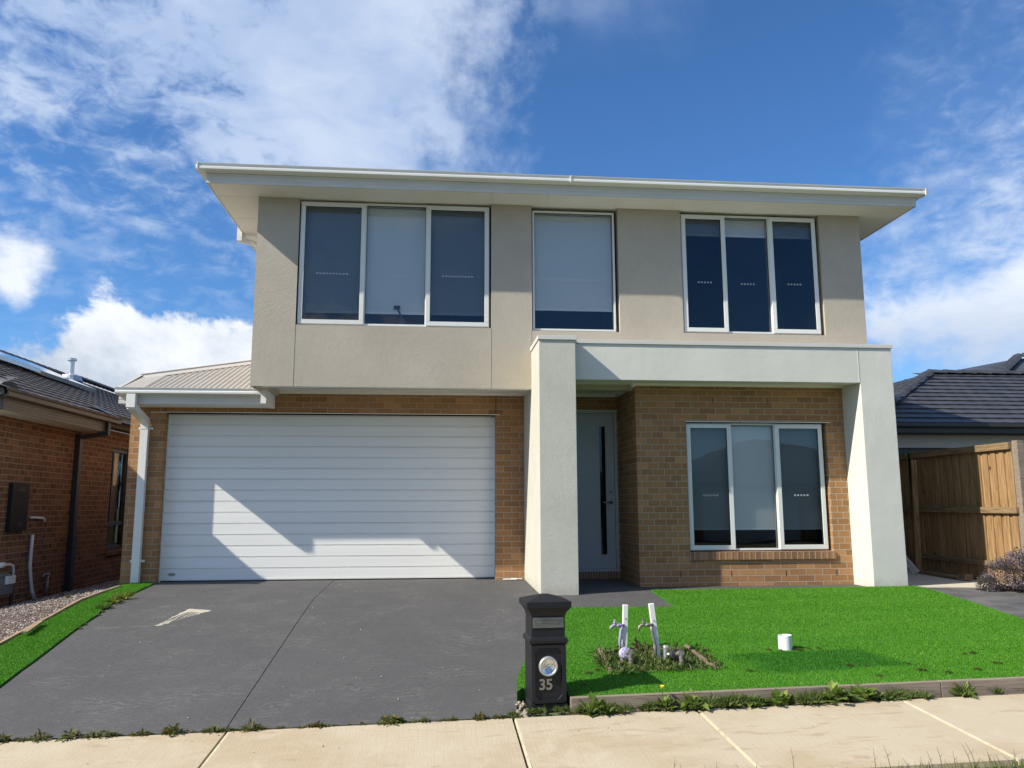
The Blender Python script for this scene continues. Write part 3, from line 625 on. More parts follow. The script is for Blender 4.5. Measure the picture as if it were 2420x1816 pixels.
# windows --------------------------------------------------------
def ring(mb, x0, x1, z0, z1, t_, ya, yb):
    mb.box(x0, x1, ya, yb, z0, z0+t_); mb.box(x0, x1, ya, yb, z1-t_, z1); mb.box(x0, x0+t_, ya, yb, z0+t_, z1-t_); mb.box(x1-t_, x1, ya, yb, z0+t_, z1-t_)
def window(x0, x1, z0, z1, y, splits, sashes, blind_z, ndots, dot_z, parent=H, fm='frame', bl='blind', label=None, dotw=.0255):
    fr = MB(); ring(fr, x0, x1, z0, z1, .028, y, y+.09)
    for sx in splits: fr.box(sx-.016, sx+.016, y, y+.09, z0+.028, z1-.028)
    f = fr.build('window', fm, parent, bevel=.002)
    if label: f['label'] = label
    xs = [x0]+list(splits)+[x1]
    for i in range(len(xs)-1):
        a, b_ = xs[i]+(.028 if i == 0 else .016), xs[i+1]-(.028 if i == len(xs)-2 else .016)
        c, d_ = z0+.028, z1-.028
        if sashes[i]:
            s_ = MB(); A, B, C, D_ = a-.020, b_+.020, c-.018, d_+.016
            # bevelled sash profile standing proud of the frame
            for (p0, p1, q0, q1) in ((A, B, C, C+.062), (A, B, D_-.062, D_), (A, A+.062, C+.062, D_-.062), (B-.062, B, C+.062, D_-.062)): s_.box(p0, p1, y-.024, y+.03, q0, q1)
            s_.build('sash', fm, f, bevel=.005)
            a, b_, c, d_ = A+.062, B-.062, C+.062, D_-.062
            gk = MB(); ring(gk, a-.001, b_+.001, c-.001, d_+.001, .005, y-.016, y-.008); gk.build('gasket', 'dark', f)
            gy_ = y-.005
        else:
            gk = MB(); ring(gk, a, b_, c, d_, .006, y+.02, y+.036); gk.build('gasket', 'dark', f); gy_ = y+.035
        p = MB(); p.add([(a, gy_, c), (b_, gy_, c), (b_, gy_, d_), (a, gy_, d_), (a, gy_+.006, c), (b_, gy_+.006, c), (b_, gy_+.006, d_), (a, gy_+.006, d_)], [(0, 1, 2, 3), (7, 6, 5, 4), (0, 4, 5, 1), (2, 6, 7, 3), (1, 5, 6, 2), (0, 3, 7, 4)])
        p.build('pane', 'glass_screen' if sashes[i] else 'glass', f)
        n = ndots[i] if isinstance(ndots, (list, tuple)) else ndots
        dm_ = MB(); cx = (a+b_)/2; sp = .046 if n <= 10 else .0565
        for k in range(n):
            xx = cx+(k-(n-1)/2)*sp; N = 14; vs = []; fs = []
            for q in range(N):
                t_ = 2*math.pi*q/N
                for rr in (.0065, .0125): vs.append((xx+rr*math.cos(t_), gy_-.0012, dot_z+rr*math.sin(t_)))
            for q in range(N): fs.append((2*q, 2*q+1, (2*q+3) % (2*N), (2*q+2) % (2*N)))
            dm_.add(vs, fs)
        if n: dm_.build('marker_dots', 'dots', f, fix=False)
    # blind hung inside
    b = MB(); yb_ = y+.10
    bz = blind_z
    b.box(x0+.03, x1-.03, yb_, yb_+.003, bz, z1-.03); b.mi = 1; b.box(x0+.03, x1-.03, yb_-.008, yb_+.012, bz-.028, bz+.002)
    b.mi = 0; b.cyl((x0+.03, yb_+.02, z1-.055), (x1-.03, yb_+.02, z1-.055), .03, 12)
    b.build('blind', [bl, 'blind_bar'], f)
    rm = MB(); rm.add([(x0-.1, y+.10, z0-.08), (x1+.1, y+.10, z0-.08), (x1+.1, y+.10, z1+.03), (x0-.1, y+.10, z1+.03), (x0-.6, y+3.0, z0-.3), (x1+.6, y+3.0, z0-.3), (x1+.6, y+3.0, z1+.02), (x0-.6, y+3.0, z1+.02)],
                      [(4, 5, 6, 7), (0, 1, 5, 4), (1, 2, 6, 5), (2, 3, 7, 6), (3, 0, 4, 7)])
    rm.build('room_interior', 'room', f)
    return f
w1 = window(-2.845, -.165, 3.578, 5.372, UY+.045, [-1.936, -1.064], [1, 0, 1], 3.80, 10, 4.318, label='wide three light upper window with its blinds down')
w2 = window(.462, 1.672, 3.555, 5.345, UY+.045, [], [0], 3.90, 20, 4.32, label='single light upper window with its blind nearly down')
w3 = window(2.672, 4.752, 3.562, 5.36, UY+.045, [3.337, 4.022], [1, 0, 1], 5.09, 5, 4.32, label='three light upper window with its blinds rolled up')
w4 = window(2.612, 4.625, .455, 2.235, BY+.075, [3.268, 3.920], [1, 0, 1], .76, 5, 1.215, label='three light ground floor window in the brick bay')
# dark handle and arm of something standing behind the wide window
mb = MB(); mb.tube([(-1.40, UY+.13, 3.60), (-1.40, UY+.13, 3.72), (-1.44, UY+.13, 3.80), (-1.47, UY+.13, 3.86)], .012, 8); mb.obox((-1.52, UY+.13, 3.865), (-1.43, UY+.13, 3.87), .05, .03); mb.box(-1.43, -1.36, UY+.12, UY+.16, 3.60, 3.70); mb.build('window_winder', 'dark', w1)

# front door -----------------------------------------------------
DY = .05
mb = MB(); mb.box(.93, .975, -.0+.005, .10, .10, 2.52); mb.box(1.825, 1.868, .005, .10, .10, 2.52); mb.box(.975, 1.825, .005, .10, 2.478, 2.52); mb.box(.975, 1.825, .0, .12, .10, .135)
fr_ = mb.build('door_frame', 'door_grey', H, bevel=.004)
W = wall(.978, 1.822, .138, 2.476, DY, DY+.04, [(1.598, 1.692, .345, 2.285)]); dr = W.build('front_door', 'door_grey', H)
mb = MB(); ring(mb, 1.590, 1.700, .337, 2.293, .010, DY-.006, DY+.004); mb.build('glazing_bead', 'door_grey', dr)
mb = MB(); mb.box(1.598, 1.692, DY+.015, DY+.021, .345, 2.285); mb.build('glass_strip', 'glass_clear', dr)
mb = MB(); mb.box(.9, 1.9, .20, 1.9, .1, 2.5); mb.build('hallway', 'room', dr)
mb = MB(); mb.cyl((1.762, DY-.012, 1.125), (1.762, DY, 1.125), .028, 20); mb.tube([(1.762, DY-.012, 1.125), (1.762, DY-.045, 1.125), (1.745, DY-.052, 1.125), (1.66, DY-.052, 1.122), (1.64, DY-.046, 1.128)], .010, 10); mb.build('door_handle', 'metal', dr, smooth=True)
mb = MB(); mb.cyl((1.762, DY-.016, 1.285), (1.762, DY, 1.285), .028, 20); mb.cyl((1.762, DY-.024, 1.285), (1.762, DY-.016, 1.285), .014, 14); mb.build('door_lock', 'metal', dr)
mb = MB()
for i in range(11): mb.box(.935+i*.086, .935+i*.086+.078, -.03, .10, -.01, .098)
mb.build('door_step', 'brick_sill', H, bevel=.002)
mb = MB(); mb.box(.93, 1.87, -.02, .09, -.012, .092); mb.build('step_mortar', 'side_slab', H)

# garage door ----------------------------------------------------
mb = MB(); gy0 = .205; prof = [(gy0+.03, .0)]
zt_ = 2.286; P = .1614; lines = [zt_-P*k for k in range(15)]
pts_ = [(gy0, .018)]
for zl in sorted([l for l in lines if l > .03]):
    pts_ += [(gy0, zl-.022), (gy0+.006, zl-.018), (gy0+.006, zl-.015), (gy0, zl-.011), (gy0+.001, zl-.007), (gy0+.016, zl-.004), (gy0+.016, zl+.003), (gy0-.001, zl+.006), (gy0, zl+.012)]
pts_ += [(gy0, GZ-.002), (gy0+.04, GZ-.002), (gy0+.04, .018)]
mb.prism(pts_, 'X', -4.84, -.008)
gd = mb.build('garage_door', 'garage_white', H)
mb = MB(); mb.box(-4.84, -.008, gy0+.004, gy0+.03, g(-4.8, 0)-.02, .018); mb.build('bottom_seal', 'dark', gd)
mb = MB(); mb.box(-4.838, -.010, gy0-.004, gy0, .018, .042); mb.build('bottom_rail', 'white', gd)
mb = MB(); N = 20; vs = [(-4.69+.055*math.cos(2*math.pi*k/N), gy0-.001, .105+.02*math.sin(2*math.pi*k/N)) for k in range(N)]+[(-4.69+.055*math.cos(2*math.pi*k/N), gy0-.005, .105+.02*math.sin(2*math.pi*k/N)) for k in range(N)]
mb.add(vs, [tuple(range(N, 2*N))]+[(k, (k+1) % N, N+(k+1) % N, N+k) for k in range(N)]); mb.build('maker_plate', 'metal', gd)
mb = MB(); mb.box(-4.85, -4.84, .15, .21, g(-4.8, 0)-.01, GZ); mb.box(-.008, 0, .15, .21, 0, GZ); mb.build('door_track', 'frame', H)

# garage eave, gutter, small roof, downpipe ------------------------
mb = MB(); mb.box(-5.33, -3.30, -.48, 0, 2.515, 2.522); mb.build('soffit', 'soffit', H)
mb = MB(); fp_ = [(-.50, 2.507), (-.50, 2.545), (-.496, 2.548), (-.496, 2.560), (-.50, 2.563), (-.50, 2.59), (-.496, 2.593), (-.496, 2.605), (-.50, 2.608), (-.50, 2.636), (-.48, 2.636), (-.48, 2.507)]
mb.prism(fp_, 'X', -5.33, -3.37); mb.box(-5.33, -5.31, -.478, 0, 2.507, 2.636); mb.build('fascia', 'fascia', H)
mb = MB(); mb.prism(gprof(-.50, 1, 2.625), 'X', -5.345, -3.365); mb.box(-5.345, -5.338, -.615, -.5, 2.629, 2.722); mb.build('gutter', 'white', H)
mb = MB(); mb.box(-3.362, -3.285, -.63, -.0, 2.508, 2.774); mb.build('eave_end_panel', 'soffit', H, bevel=.003)
# ribbed sheet roof: front slope cut by a hip
sl_ = .36; z0_ = 2.685; y0_ = -.60
mb = MB()
def rz_(y): return z0_+(y-y0_)*sl_
YH = .29
def ytop(x_): return YH+max(0, x_+5.34)
cor = MB(); npt = 8; x = -5.02; pit = .0785; vs0 = []; nn = int((-3.36+5.02)/pit*npt)
for i in range(nn+1):
    xx = x+i*pit/npt; hz = .009*math.sin(2*math.pi*i/npt); vs0 += [(xx, y0_, rz_(y0_)+hz), (xx, ytop(xx), rz_(ytop(xx))+hz)]
mb.add(vs0, [(2*i, 2*i+2, 2*i+3, 2*i+1) for i in range(nn)])
mb.add([(-5.34, y0_, rz_(y0_)+.012), (-5.0, y0_, rz_(y0_)+.012), (-5.0, ytop(-5.0), rz_(ytop(-5.0))+.012), (-5.34, YH, rz_(YH)+.012)], [(0, 1, 2, 3)])
zh = rz_(YH)
mb.add([(-5.34, YH, zh), (-3.43, YH+1.91, rz_(YH+1.91)), (-3.43, 5.5, rz_(YH+1.91)), (-5.34, 5.5, zh)], [(0, 1, 2, 3)])
mb.add([(-5.34, y0_, z0_), (-5.34, YH, zh), (-5.34, 5.5, zh), (-5.34, 5.5, 2.5), (-5.34, y0_, 2.63)], [(0, 1, 2, 3, 4)])
mb.build('garage_roof', 'steel_roof', H, fix=False)
mb = MB(); P0 = Vector((-5.34, YH, zh)); P1 = Vector((-3.40, YH+1.94, rz_(YH+1.94)))
def hq(p, k_, up_): q = p+Vector((.115, -.115, 0))*k_; return (q.x, q.y, rz_(q.y)+up_)
mb.add([hq(P0, 0, .026), hq(P1, 0, .026), hq(P1, 1, .013), hq(P0, 1, .013), hq(P0, 1, .001), hq(P1, 1, .001)], [(0, 1, 2, 3), (3, 2, 5, 4)])
mb.tube([P0+Vector((0, 0, .034)), P1+Vector((0, 0, .034))], .014, 8)
mb.obox((-5.33, y0_+.02, z0_+.018), (-5.33, YH, zh+.03), .05, .012, Vector((0, 0, 1))); mb.build('hip_capping', 'roof_flash', H)
mb = MB()
for i in range(0, 21, 2):
    x_ = -5.02+(i+.25)*pit
    for yy in (-.52, .35, ytop(x_)-.2):
        if yy < ytop(x_)-.15 and x_ < -3.45 or yy == -.52: mb.cyl((x_, yy, rz_(yy)+.006), (x_, yy, rz_(yy)+.016), .006, 6)
mb.build('roof_screws', 'roof_flash', H)
mb = MB(); mb.box(-3.52, -3.43, -.95, -.80, 0, .001); mb.v = []; mb.f = []; mb.m = []
mb.box(-3.50, -3.432, .1, .6, rz_(.6)+.2, rz_(.6)+.27); mb.build('wall_flashing', 'roof_flash', H)
mb = MB(); mb.box(-5.185, -5.065, -.615, -.53, 2.44, 2.632)
mb.obox((-5.125, -.572, 2.46), (-5.098, -.07, 2.30), .085, .11, Vector((1, 0, 0)))
mb.box(-5.153, -5.045, -.105, -.025, -.02, 2.31); dp = mb.build('downpipe', 'white', H, bevel=.003)
for zz in (2.20, .315):
    mb = MB(); mb.box(-5.185, -5.01, -.035, -.028, zz-.016, zz+.016); mb.box(-5.157, -5.041, -.109, -.03, zz-.012, zz+.012)
    for xx in (-5.185, -5.01): mb.cyl((xx, -.036, zz), (xx, -.026, zz), .016, 10)
    mb.build('pipe_bracket', 'white', dp)
mb = MB(); mb.box(-4.10, -4.02, .55, .67, 5.27, 5.55); mb.obox((-4.06, .61, 5.30), (-3.47, .72, 5.17), .075, .09, Vector((0, 1, 0))); mb.box(-3.505, -3.435, .66, .78, 3.6, 5.2)
mb.build('downpipe', 'white', H, bevel=.003)

# ------------------------------------------------------------------ tiled roofs
def tile_slope(origin, udir, L, run, pitch, clip, tw=.30, tg=.335, lift=.024, wave=.010, seg=3):
    """tiles on a slope: origin at eave corner, udir unit vector along the eave, rises to its left"""
    u = Vector(udir); up_h = Vector((0, 0, 1)).cross(u); sl = math.tan(pitch); vdir = (up_h+Vector((0, 0, sl))).normalized(); nrm = u.cross(vdir)
    if nrm.z < 0: nrm = -nrm
    rows = int(run/math.cos(pitch)/tg)+1; mb_ = MB(); O = Vector(origin)
    rg = random.Random(5)
    for r_ in range(rows):
        off = (r_ % 2)*tw*.5
        nc = int(L/tw)+2
        for c_ in range(nc):
            ua = -tw+off+c_*tw; va = r_*tg-.02; vb = (r_+1)*tg+.01
            mid = O+u*(ua+tw/2)+vdir*(va+tg/2)
            if not clip(mid): continue
            j = rg.uniform(-.003, .003)
            vs = []
            for i in range(seg+1):
                uu = ua+tw*i/seg; hgt = wave*math.sin(math.pi*i/seg)
                vs.append(O+u*uu+vdir*(va+j)-nrm*.008); vs.append(O+u*uu+vdir*(va+j)+nrm*(lift+hgt)); vs.append(O+u*uu+vdir*vb+nrm*(.002+hgt*.6))
            fs = []
            for i in range(seg): a = i*3; fs += [(a, a+3, a+4, a+1), (a+1, a+4, a+5, a+2)]
            mb_.add(vs, fs)
    return mb_
def caps(mb_, p, q, w_=.26, h_=.10, ln=.36):
    p = Vector(p); q = Vector(q); L = (q-p).length; n = max(1, int(L/ln)); d_ = (q-p)/n; side = d_.cross(Vector((0, 0, 1))).normalized(); up_ = side.cross(d_).normalized()
    for i in range(n):
        a = p+d_*i+up_*.022; b_ = p+d_*(i+1.05)
        vs = []
        for c_ in (a, b_): vs += [c_-side*w_/2, c_-side*w_*.28+up_*h_*.75, c_+up_*h_, c_+side*w_*.28+up_*h_*.75, c_+side*w_/2]
        mb_.add(vs, [(0, 1, 6, 5), (1, 2, 7, 6), (2, 3, 8, 7), (3, 4, 9, 8), (0, 4, 3, 2, 1)])

# ------------------------------------------------------------------ left neighbour
N_ = empty('neighbour_house', (-9, 3, -.3), 'single storey brown brick house with dark tiled roof left of the driveway', 'house')
def nb(mb_, name, mat, parent=N_, **k):
    mb_.v = [(x+9, y-3, z+.3) for x, y, z in mb_.v] if parent is N_ else mb_.v
    return mb_.build(name, mat, parent, **k)
class _P: pass
XN = -7.0
W = wall(-.65, 9.5, -.6, 2.36, XN, XN-.2, [(3.75, 4.60, .28, 2.18)], axis='Y'); W.box(XN-.2, XN, 2.2, 9.5, 2.361, 2.50)
nw = nb(W, 'brick_wall', 'brick_old')
mb = MB(); mb.box(-17.6, XN-.2, -.65, -.45, -.6, 2.36); nb(mb, 'front_wall', 'brick_old')
mb = MB(); mb.box(-17.6, XN-.2, 9.5, 9.7, -.6, 2.36); mb.box(-17.6, -17.4, -.45, 9.5, -.6, 2.36); nb(mb, 'rear_wall', 'brick_old')
mb = MB(); mb.box(XN+.0, -6.575, -1.05, 2.42, 2.352, 2.358); mb.box(-18, XN, -1.05, -.65, 2.352, 2.358); nb(mb, 'soffit', 'soffit')
mb = MB()
zz = [2.345, 2.375, 2.378, 2.388, 2.391, 2.415, 2.418, 2.428, 2.431, 2.46, 2.463, 2.473, 2.476, 2.50]
pr = [(-6.555-(.004 if (i//2) % 2 else 0), z) for i, z in enumerate(zz)]+[(-6.575, 2.50), (-6.575, 2.345)]
mb.prism(pr, 'Y', -1.07, 2.42); mb.box(-18, -6.576, -1.07, -1.05, 2.345, 2.5)
mb.box(-6.995, -6.74, 2.43, 9.7, 2.502, 2.64); nb(mb, 'fascia', 'bronze_trim')
def gp2(x, z): return [(x, z), (x+.11, z+.01), (x+.115, z+.05), (x+.108, z+.085), (x+.118, z+.09), (x+.118, z+.1), (x+.10, z+.095), (x+.09, z+.03), (x, z+.02)]
mb = MB(); mb.prism(gp2(-6.555, 2.505), 'Y', -1.19, 2.60); mb.box(-18, -6.5, -1.19, -1.07, 2.505, 2.60); mb.prism(gp2(-6.74, 2.58), 'Y', 2.62, 9.8)
nb(mb, 'gutter', 'bronze_trim')
mb = MB(); mb.box(-6.60, -6.50, 2.20, 2.30, 2.28, 2.51); mb.obox((-6.55, 2.25, 2.32), (-6.93, 2.20, 2.25), .07, .10, Vector((0, 1, 0))); mb.box(-6.99, -6.915, 2.13, 2.25, -.35, 2.30); mb.box(-6.995, -6.905, 2.12, 2.26, -.36, .62)
nb(mb, 'downpipe', 'charcoal_trim', bevel=.003)
pN = math.atan(.414)
def clipN(p): return p.y > -1.15 and p.x > -12.3 and p.y < 20 and (p.y+1.15) > (-6.45-p.x)-.2 and not (p.y > 2.75 and p.x > -6.60)
mb = tile_slope((-6.44, -1.3, 2.595), (0, 1, 0), 21.5, 5.9, pN, clipN)
nb(mb, 'roof', 'tile_brown', fix=False)
mb = tile_slope((-18.2, -1.18, 2.595), (1, 0, 0), 12, 5.9, pN, lambda p: p.y < 4.75 and (p.y+1.15) < (-6.45-p.x)+.2 and (p.y+1.15) < (p.x+18.2)+.2)
nb(mb, 'roof', 'tile_brown', fix=False)
mb = MB(); mb.add([(-6.46, -1.15, 2.56), (-6.46, 20, 2.56), (-12.3, 20, 4.98), (-12.3, 4.7, 4.98), (-18.1, -1.15, 2.56), (-18.1, 20, 2.56)], [(0, 1, 2, 3), (0, 3, 4), (3, 2, 5, 4)]); nb(mb, 'roof_underlay', 'charcoal_trim', fix=False)
mb = MB(); caps(mb, (-6.5, -1.1, 2.60), (-12.3, 4.7, 5.02)); caps(mb, (-12.3, 4.7, 5.03), (-12.3, 13.4, 5.03)); caps(mb, (-12.3, 13.7, 5.10), (-12.3, 20, 5.10)); nb(mb, 'ridge_cap', 'tile_brown', fix=False)
# valley corner piece by the downpipe
mb = MB(); mb.add([(-6.44, 2.0, 2.64), (-6.44, 2.62, 2.62), (-6.95, 2.62, 2.86), (-6.75, 1.9, 2.80)], [(0, 1, 2, 3)]); nb(mb, 'roof_flashing', 'charcoal_trim', fix=False)
def on(x, h): return 2.60+.414*(-6.45-x)+h
def panel(x0, x1, y0, y1, h, name, matt, rim='alu'):
    mb_ = MB(); a = (x0, y0, on(x0, h)); b_ = (x1, y0, on(x1, h)); c_ = (x1, y1, on(x1, h)); d_ = (x0, y1, on(x0, h))
    lo = [(p[0], p[1], p[2]-.09) for p in (a, b_, c_, d_)]
    mb_.add([a, b_, c_, d_]+lo, [(0, 1, 2, 3), (0, 4, 5, 1), (1, 5, 6, 2), (2, 6, 7, 3), (3, 7, 4, 0)])
    mb_.m = [0, 1, 1, 1, 1]
    return nb(mb_, name, [matt, rim])
panel(-9.35, -10.9, 5.9, 8.5, .16, 'solar_panel', 'solar', 'bronze_trim')
panel(-9.35, -11.1, 1.6, 5.7, .20, 'solar_panel', 'solar', 'alu')
mb = MB(); bx_, by_ = -11.9, 12.9; bz_ = on(bx_, 0)
mb.cyl((bx_, by_, bz_-.1), (bx_, by_, bz_+.58), .075, 18); mb.cyl((bx_, by_, bz_+.58), (bx_, by_, bz_+.65), .13, 20); mb.tube([(bx_, by_, bz_+.65), (bx_, by_, bz_+.67)], [.13, .04], 20); mb.tube([(bx_, by_, bz_-.05), (bx_, by_, bz_+.12), (bx_, by_, bz_+.2)], [.34, .26, .08], 20)
nb(mb, 'flue', 'alu', smooth=False)
# window in the side wall
mb = MB(); fx = XN-.05
def yring(mb_, y0, y1, z0, z1, t_, xa, xb):
    mb_.box(xa, xb, y0, y1, z0, z0+t_); mb_.box(xa, xb, y0, y1, z1-t_, z1); mb_.box(xa, xb, y0, y0+t_, z0+t_, z1-t_); mb_.box(xa, xb, y1-t_, y1, z0+t_, z1-t_)
yring(mb, 3.76, 4.59, .29, 2.17, .06, fx-.05, fx+.02); mb.box(fx-.05, fx+.02, 3.82, 4.53, .72, .79); mb.box(fx-.05, fx+.015, 3.90, 3.96, .79, 2.11)
nwin = nb(mb, 'window', 'charcoal_trim')
mb = MB(); mb.box(fx-.02, fx-.014, 3.82, 4.53, .35, 2.11); mb.v = [(x+9, y-3, z+.3) for x, y, z in mb.v]; mb.build('pane', 'glass', nwin)
mb = MB(); mb.box(fx-.10, fx-.09, 3.96, 4.53, .35, 2.11); mb.v = [(x+9, y-3, z+.3) for x, y, z in mb.v]; mb.build('blind', 'blind', nwin)
mb = MB(); mb.box(fx-.13, fx-.12, 3.6, 4.8, .1, 2.3); mb.v = [(x+9, y-3, z+.3) for x, y, z in mb.v]; mb.build('room_interior', 'room', nwin)
mb = MB(); mb.box(XN-.01, XN+.035, 3.72, 4.66, .17, .275); nb(mb, 'window_sill', 'brick_old', bevel=.003)
# meter box
mb = MB(); mb.box(XN, XN+.062, .13, .62, .725, 1.424); mbx = nb(mb, 'meter_box', 'black_paint', bevel=.004)
mb = MB()
for k, (zc_, wd_) in enumerate(((1.355, .06), (1.335, .14), (1.315, .22), (.86, .06), (.84, .14), (.82, .22))): mb.box(XN+.062, XN+.070, .375-wd_/2, .375+wd_/2, zc_-.005, zc_+.005)
mb.v = [(x+9, y-3, z+.3) for x, y, z in mb.v]; mb.build('vent_louvres', 'bronze_trim', mbx)
mb = MB(); mb.cyl((XN+.062, .375, .90), (XN+.070, .375, .90), .007, 8); mb.v = [(x+9, y-3, z+.3) for x, y, z in mb.v]; mb.build('box_lock', 'metal', mbx)
mb = MB(); mb.tube([(XN+.03, .77, .92), (XN+.03, 1.15, .905), (XN+.04, 1.19, .89), (XN+.04, 1.20, .85)], .018, 10); nb(mb, 'wall_pipe', 'pvc', smooth=True)
mb = MB(); mb.tube([(XN+.03, .88, .66), (XN+.04, .855, .45), (XN+.045, .85, .2), (XN+.05, .89, .02), (XN+.06, .94, -.18), (XN+.09, 1.02, -.33)], .024, 12); nb(mb, 'conduit', 'pvc', smooth=True)
mb = MB(); mb.tube([(XN+.06, 1.41, -.36), (XN+.06, 1.41, .02)], .022, 10); mb.tube([(XN+.06, 1.45, .03), (XN+.06, 1.28, .035)], .026, 10); mb.tube([(XN+.06, 1.28, .035), (XN+.06, 1.25, .0)], .02, 10); nb(mb, 'garden_tap', 'brass_old', smooth=True)
mb = MB(); mb.box(XN+.04, XN+.20, -.35, .10, -.13, .11); mb.box(XN+.06, XN+.18, -.28, .05, .11, .16); gmt = nb(mb, 'gas_meter', 'meter_grey', bevel=.02)
def nsub(mb_, name, mat, par, **k):
    mb_.v = [(x+9, y-3, z+.3) for x, y, z in mb_.v]; return mb_.build(name, mat, par, **k)
mb = MB(); mb.box(XN+.20, XN+.23, -.14, .08, .02, .13); nsub(mb, 'meter_dial', 'pvc', gmt)
mb = MB(); mb.tube([(XN+.12, -.30, .14), (XN+.12, -.30, .27), (XN+.12, -.1, .28), (XN+.12, .12, .275), (XN+.12, .2, .25), (XN+.12, .225, .19), (XN+.12, .225, -.0)], .016, 10); mb.tube([(XN+.12, -.2, .28), (XN+.12, -.05, .28)], .04, 10); nsub(mb, 'gas_pipe', 'edge_wood' if False else 'pvc', gmt, smooth=True)
mb = MB(); mb.tube([(XN+.12, .225, .01), (XN+.12, .225, -.36)], .024, 10); nsub(mb, 'pipe_riser', 'charcoal_trim', gmt)

# ------------------------------------------------------------------ right neighbour
E_ = empty('neighbour_house', (10, 4, 0), 'dark tiled hip roofed house with cream wall behind the timber fence', 'house')
def eb(mb_, name, mat, **k): mb_.v = [(x-10, y-4, z) for x, y, z in mb_.v]; return mb_.build(name, mat, E_, **k)
pE = math.atan(.414)
def clipE(p): return (p.x-7.25) > (p.y-2.45)-.15 and p.y < 6.45 and p.x < 24
mb = tile_slope((7.2, 2.44, 2.625), (1, 0, 0), 17, 4.0, pE, clipE, tw=.30, lift=.03, wave=.006, seg=2); eb(mb, 'roof', 'tile_dark', fix=False)
def clipE2(p): return p.y > 2.4 and p.y < 14 and (p.x-7.25) < (p.y-2.45)+.15 and p.x < 11.2
mb = tile_slope((7.22, 14, 2.625), (0, -1, 0), 12, 4.0, pE, clipE2, tw=.30, lift=.03, wave=.006, seg=2); eb(mb, 'roof', 'tile_dark', fix=False)
mb = MB(); mb.add([(7.25, 2.45, 2.6), (24, 2.45, 2.6), (24, 6.4, 4.22), (11.2, 6.4, 4.22), (7.25, 14, 2.6), (11.2, 14, 4.22)], [(0, 1, 2, 3), (0, 3, 5, 4)]); eb(mb, 'roof_underlay', 'charcoal_trim', fix=False)
mb = MB(); caps(mb, (7.3, 2.5, 2.66), (11.2, 6.4, 4.27), .28, .10, .38); caps(mb, (11.2, 6.4, 4.27), (24, 6.4, 4.27), .28, .10, .38)
caps(mb, (13.2, 6.6, 4.30), (15.65, 9.0, 5.25), .28, .10, .38); caps(mb, (15.75, 9.0, 5.25), (15.75+2.6, 6.4, 4.2), .28, .10, .38); eb(mb, 'ridge_cap', 'tile_dark', fix=False)
mb = MB(); mb.add([(15.65, 9, 5.2), (11.9, 6.5, 4.2), (20.5, 6.4, 4.2), (12.1, 9, 4.52), (24, 14, 5.2), (24, 9, 5.2)], [(0, 1, 2), (0, 3, 1), (0, 2, 5)]); eb(mb, 'rear_roof', 'tile_dark', fix=False)
mb = MB(); mb.prism([(2.50, 2.45), (2.50, 2.53), (2.48, 2.56), (2.38, 2.56), (2.375, 2.63), (2.52, 2.63), (2.52, 2.45)], 'X', 7.15, 24); mb.prism([(7.25, 2.45), (7.15, 2.56), (7.145, 2.63), (7.27, 2.63), (7.27, 2.45)], 'Y', 2.5, 14)
mb.box(7.3, 7.42, 2.56, 2.7, 2.28, 2.46); mb.obox((7.36, 2.62, 2.33), (7.62, 2.9, 2.12), .08, .1); mb.box(7.58, 7.68, 2.86, 2.95, 0, 2.16); eb(mb, 'gutter', 'charcoal_trim')
mb = MB(); mb.box(7.28, 24, 2.52, 2.98, 2.44, 2.45); eb(mb, 'soffit', 'dark')
mb = MB(); mb.box(7.7, 24, 2.95, 3.15, 2.19, 2.46); mb.box(7.7, 7.95, 2.95, 3.15, -.1, 2.19); mb.box(7.7, 7.9, 3.15, 14, -.1, 2.46); eb(mb, 'cream_wall', 'cream_wall')
mb = MB(); mb.box(7.95, 13.2, 3.05, 3.1, -.05, 2.19); eb(mb, 'garage_door', 'charcoal_trim'); mb = MB(); mb.box(13.2, 24, 3.0, 3.15, -.05, 2.19); eb(mb, 'front_wall', 'brick_old')

# ------------------------------------------------------------------ houses across the street (seen in the glass)
def far_house(x, w_, label, wm, rm):
    o = empty('house', (x, -27, -.6), label, 'house', 'houses across the street')
    mb_ = wall(-w_/2, w_/2, 0, 2.75, 0, -.2, [(-w_/2+1, -w_/2+5.8, 0, 2.3), (w_/2-3.5, w_/2-1.2, .6, 2.2), (.2, 1.2, 0, 2.2)]); mb_.box(-w_/2, -w_/2+.2, -12, -.2, 0, 2.75); mb_.box(w_/2-.2, w_/2, -12, -.2, 0, 2.75)
    mb_.build('wall', wm, o)
    m2 = MB(); m2.box(-w_/2+1, -w_/2+5.8, -.12, -.08, 0, 2.3); m2.build('garage_door', 'fascia', o)
    m2 = MB(); m2.box(w_/2-3.5, w_/2-1.2, -.15, -.1, .6, 2.2); m2.build('window', 'dark', o); m2 = MB(); m2.box(.2, 1.2, -.15, -.1, 0, 2.2); m2.build('front_door', 'charcoal_trim', o)
    a = w_/2+.45; h = 6.4; m2 = MB(); m2.add([(-a, .45, 2.7), (a, .45, 2.7), (a, -12.4, 2.7), (-a, -12.4, 2.7), (-a+h, -6, 2.7+h*.4), (a-h, -6, 2.7+h*.4)], [(0, 1, 5, 4), (1, 2, 5), (2, 3, 4, 5), (3, 0, 4), (3, 2, 1, 0)]); m2.build('roof', rm, o)
far_house(-14, 13, 'brown brick house across the street, left of the other two', 'brick_old', 'tile_brown'); far_house(1.5, 14, 'cream rendered house across the street between the two brick ones', 'cream_wall', 'tile_dark'); far_house(17, 13, 'tan brick house across the street, right of the other two', 'brick', 'tile_dark')

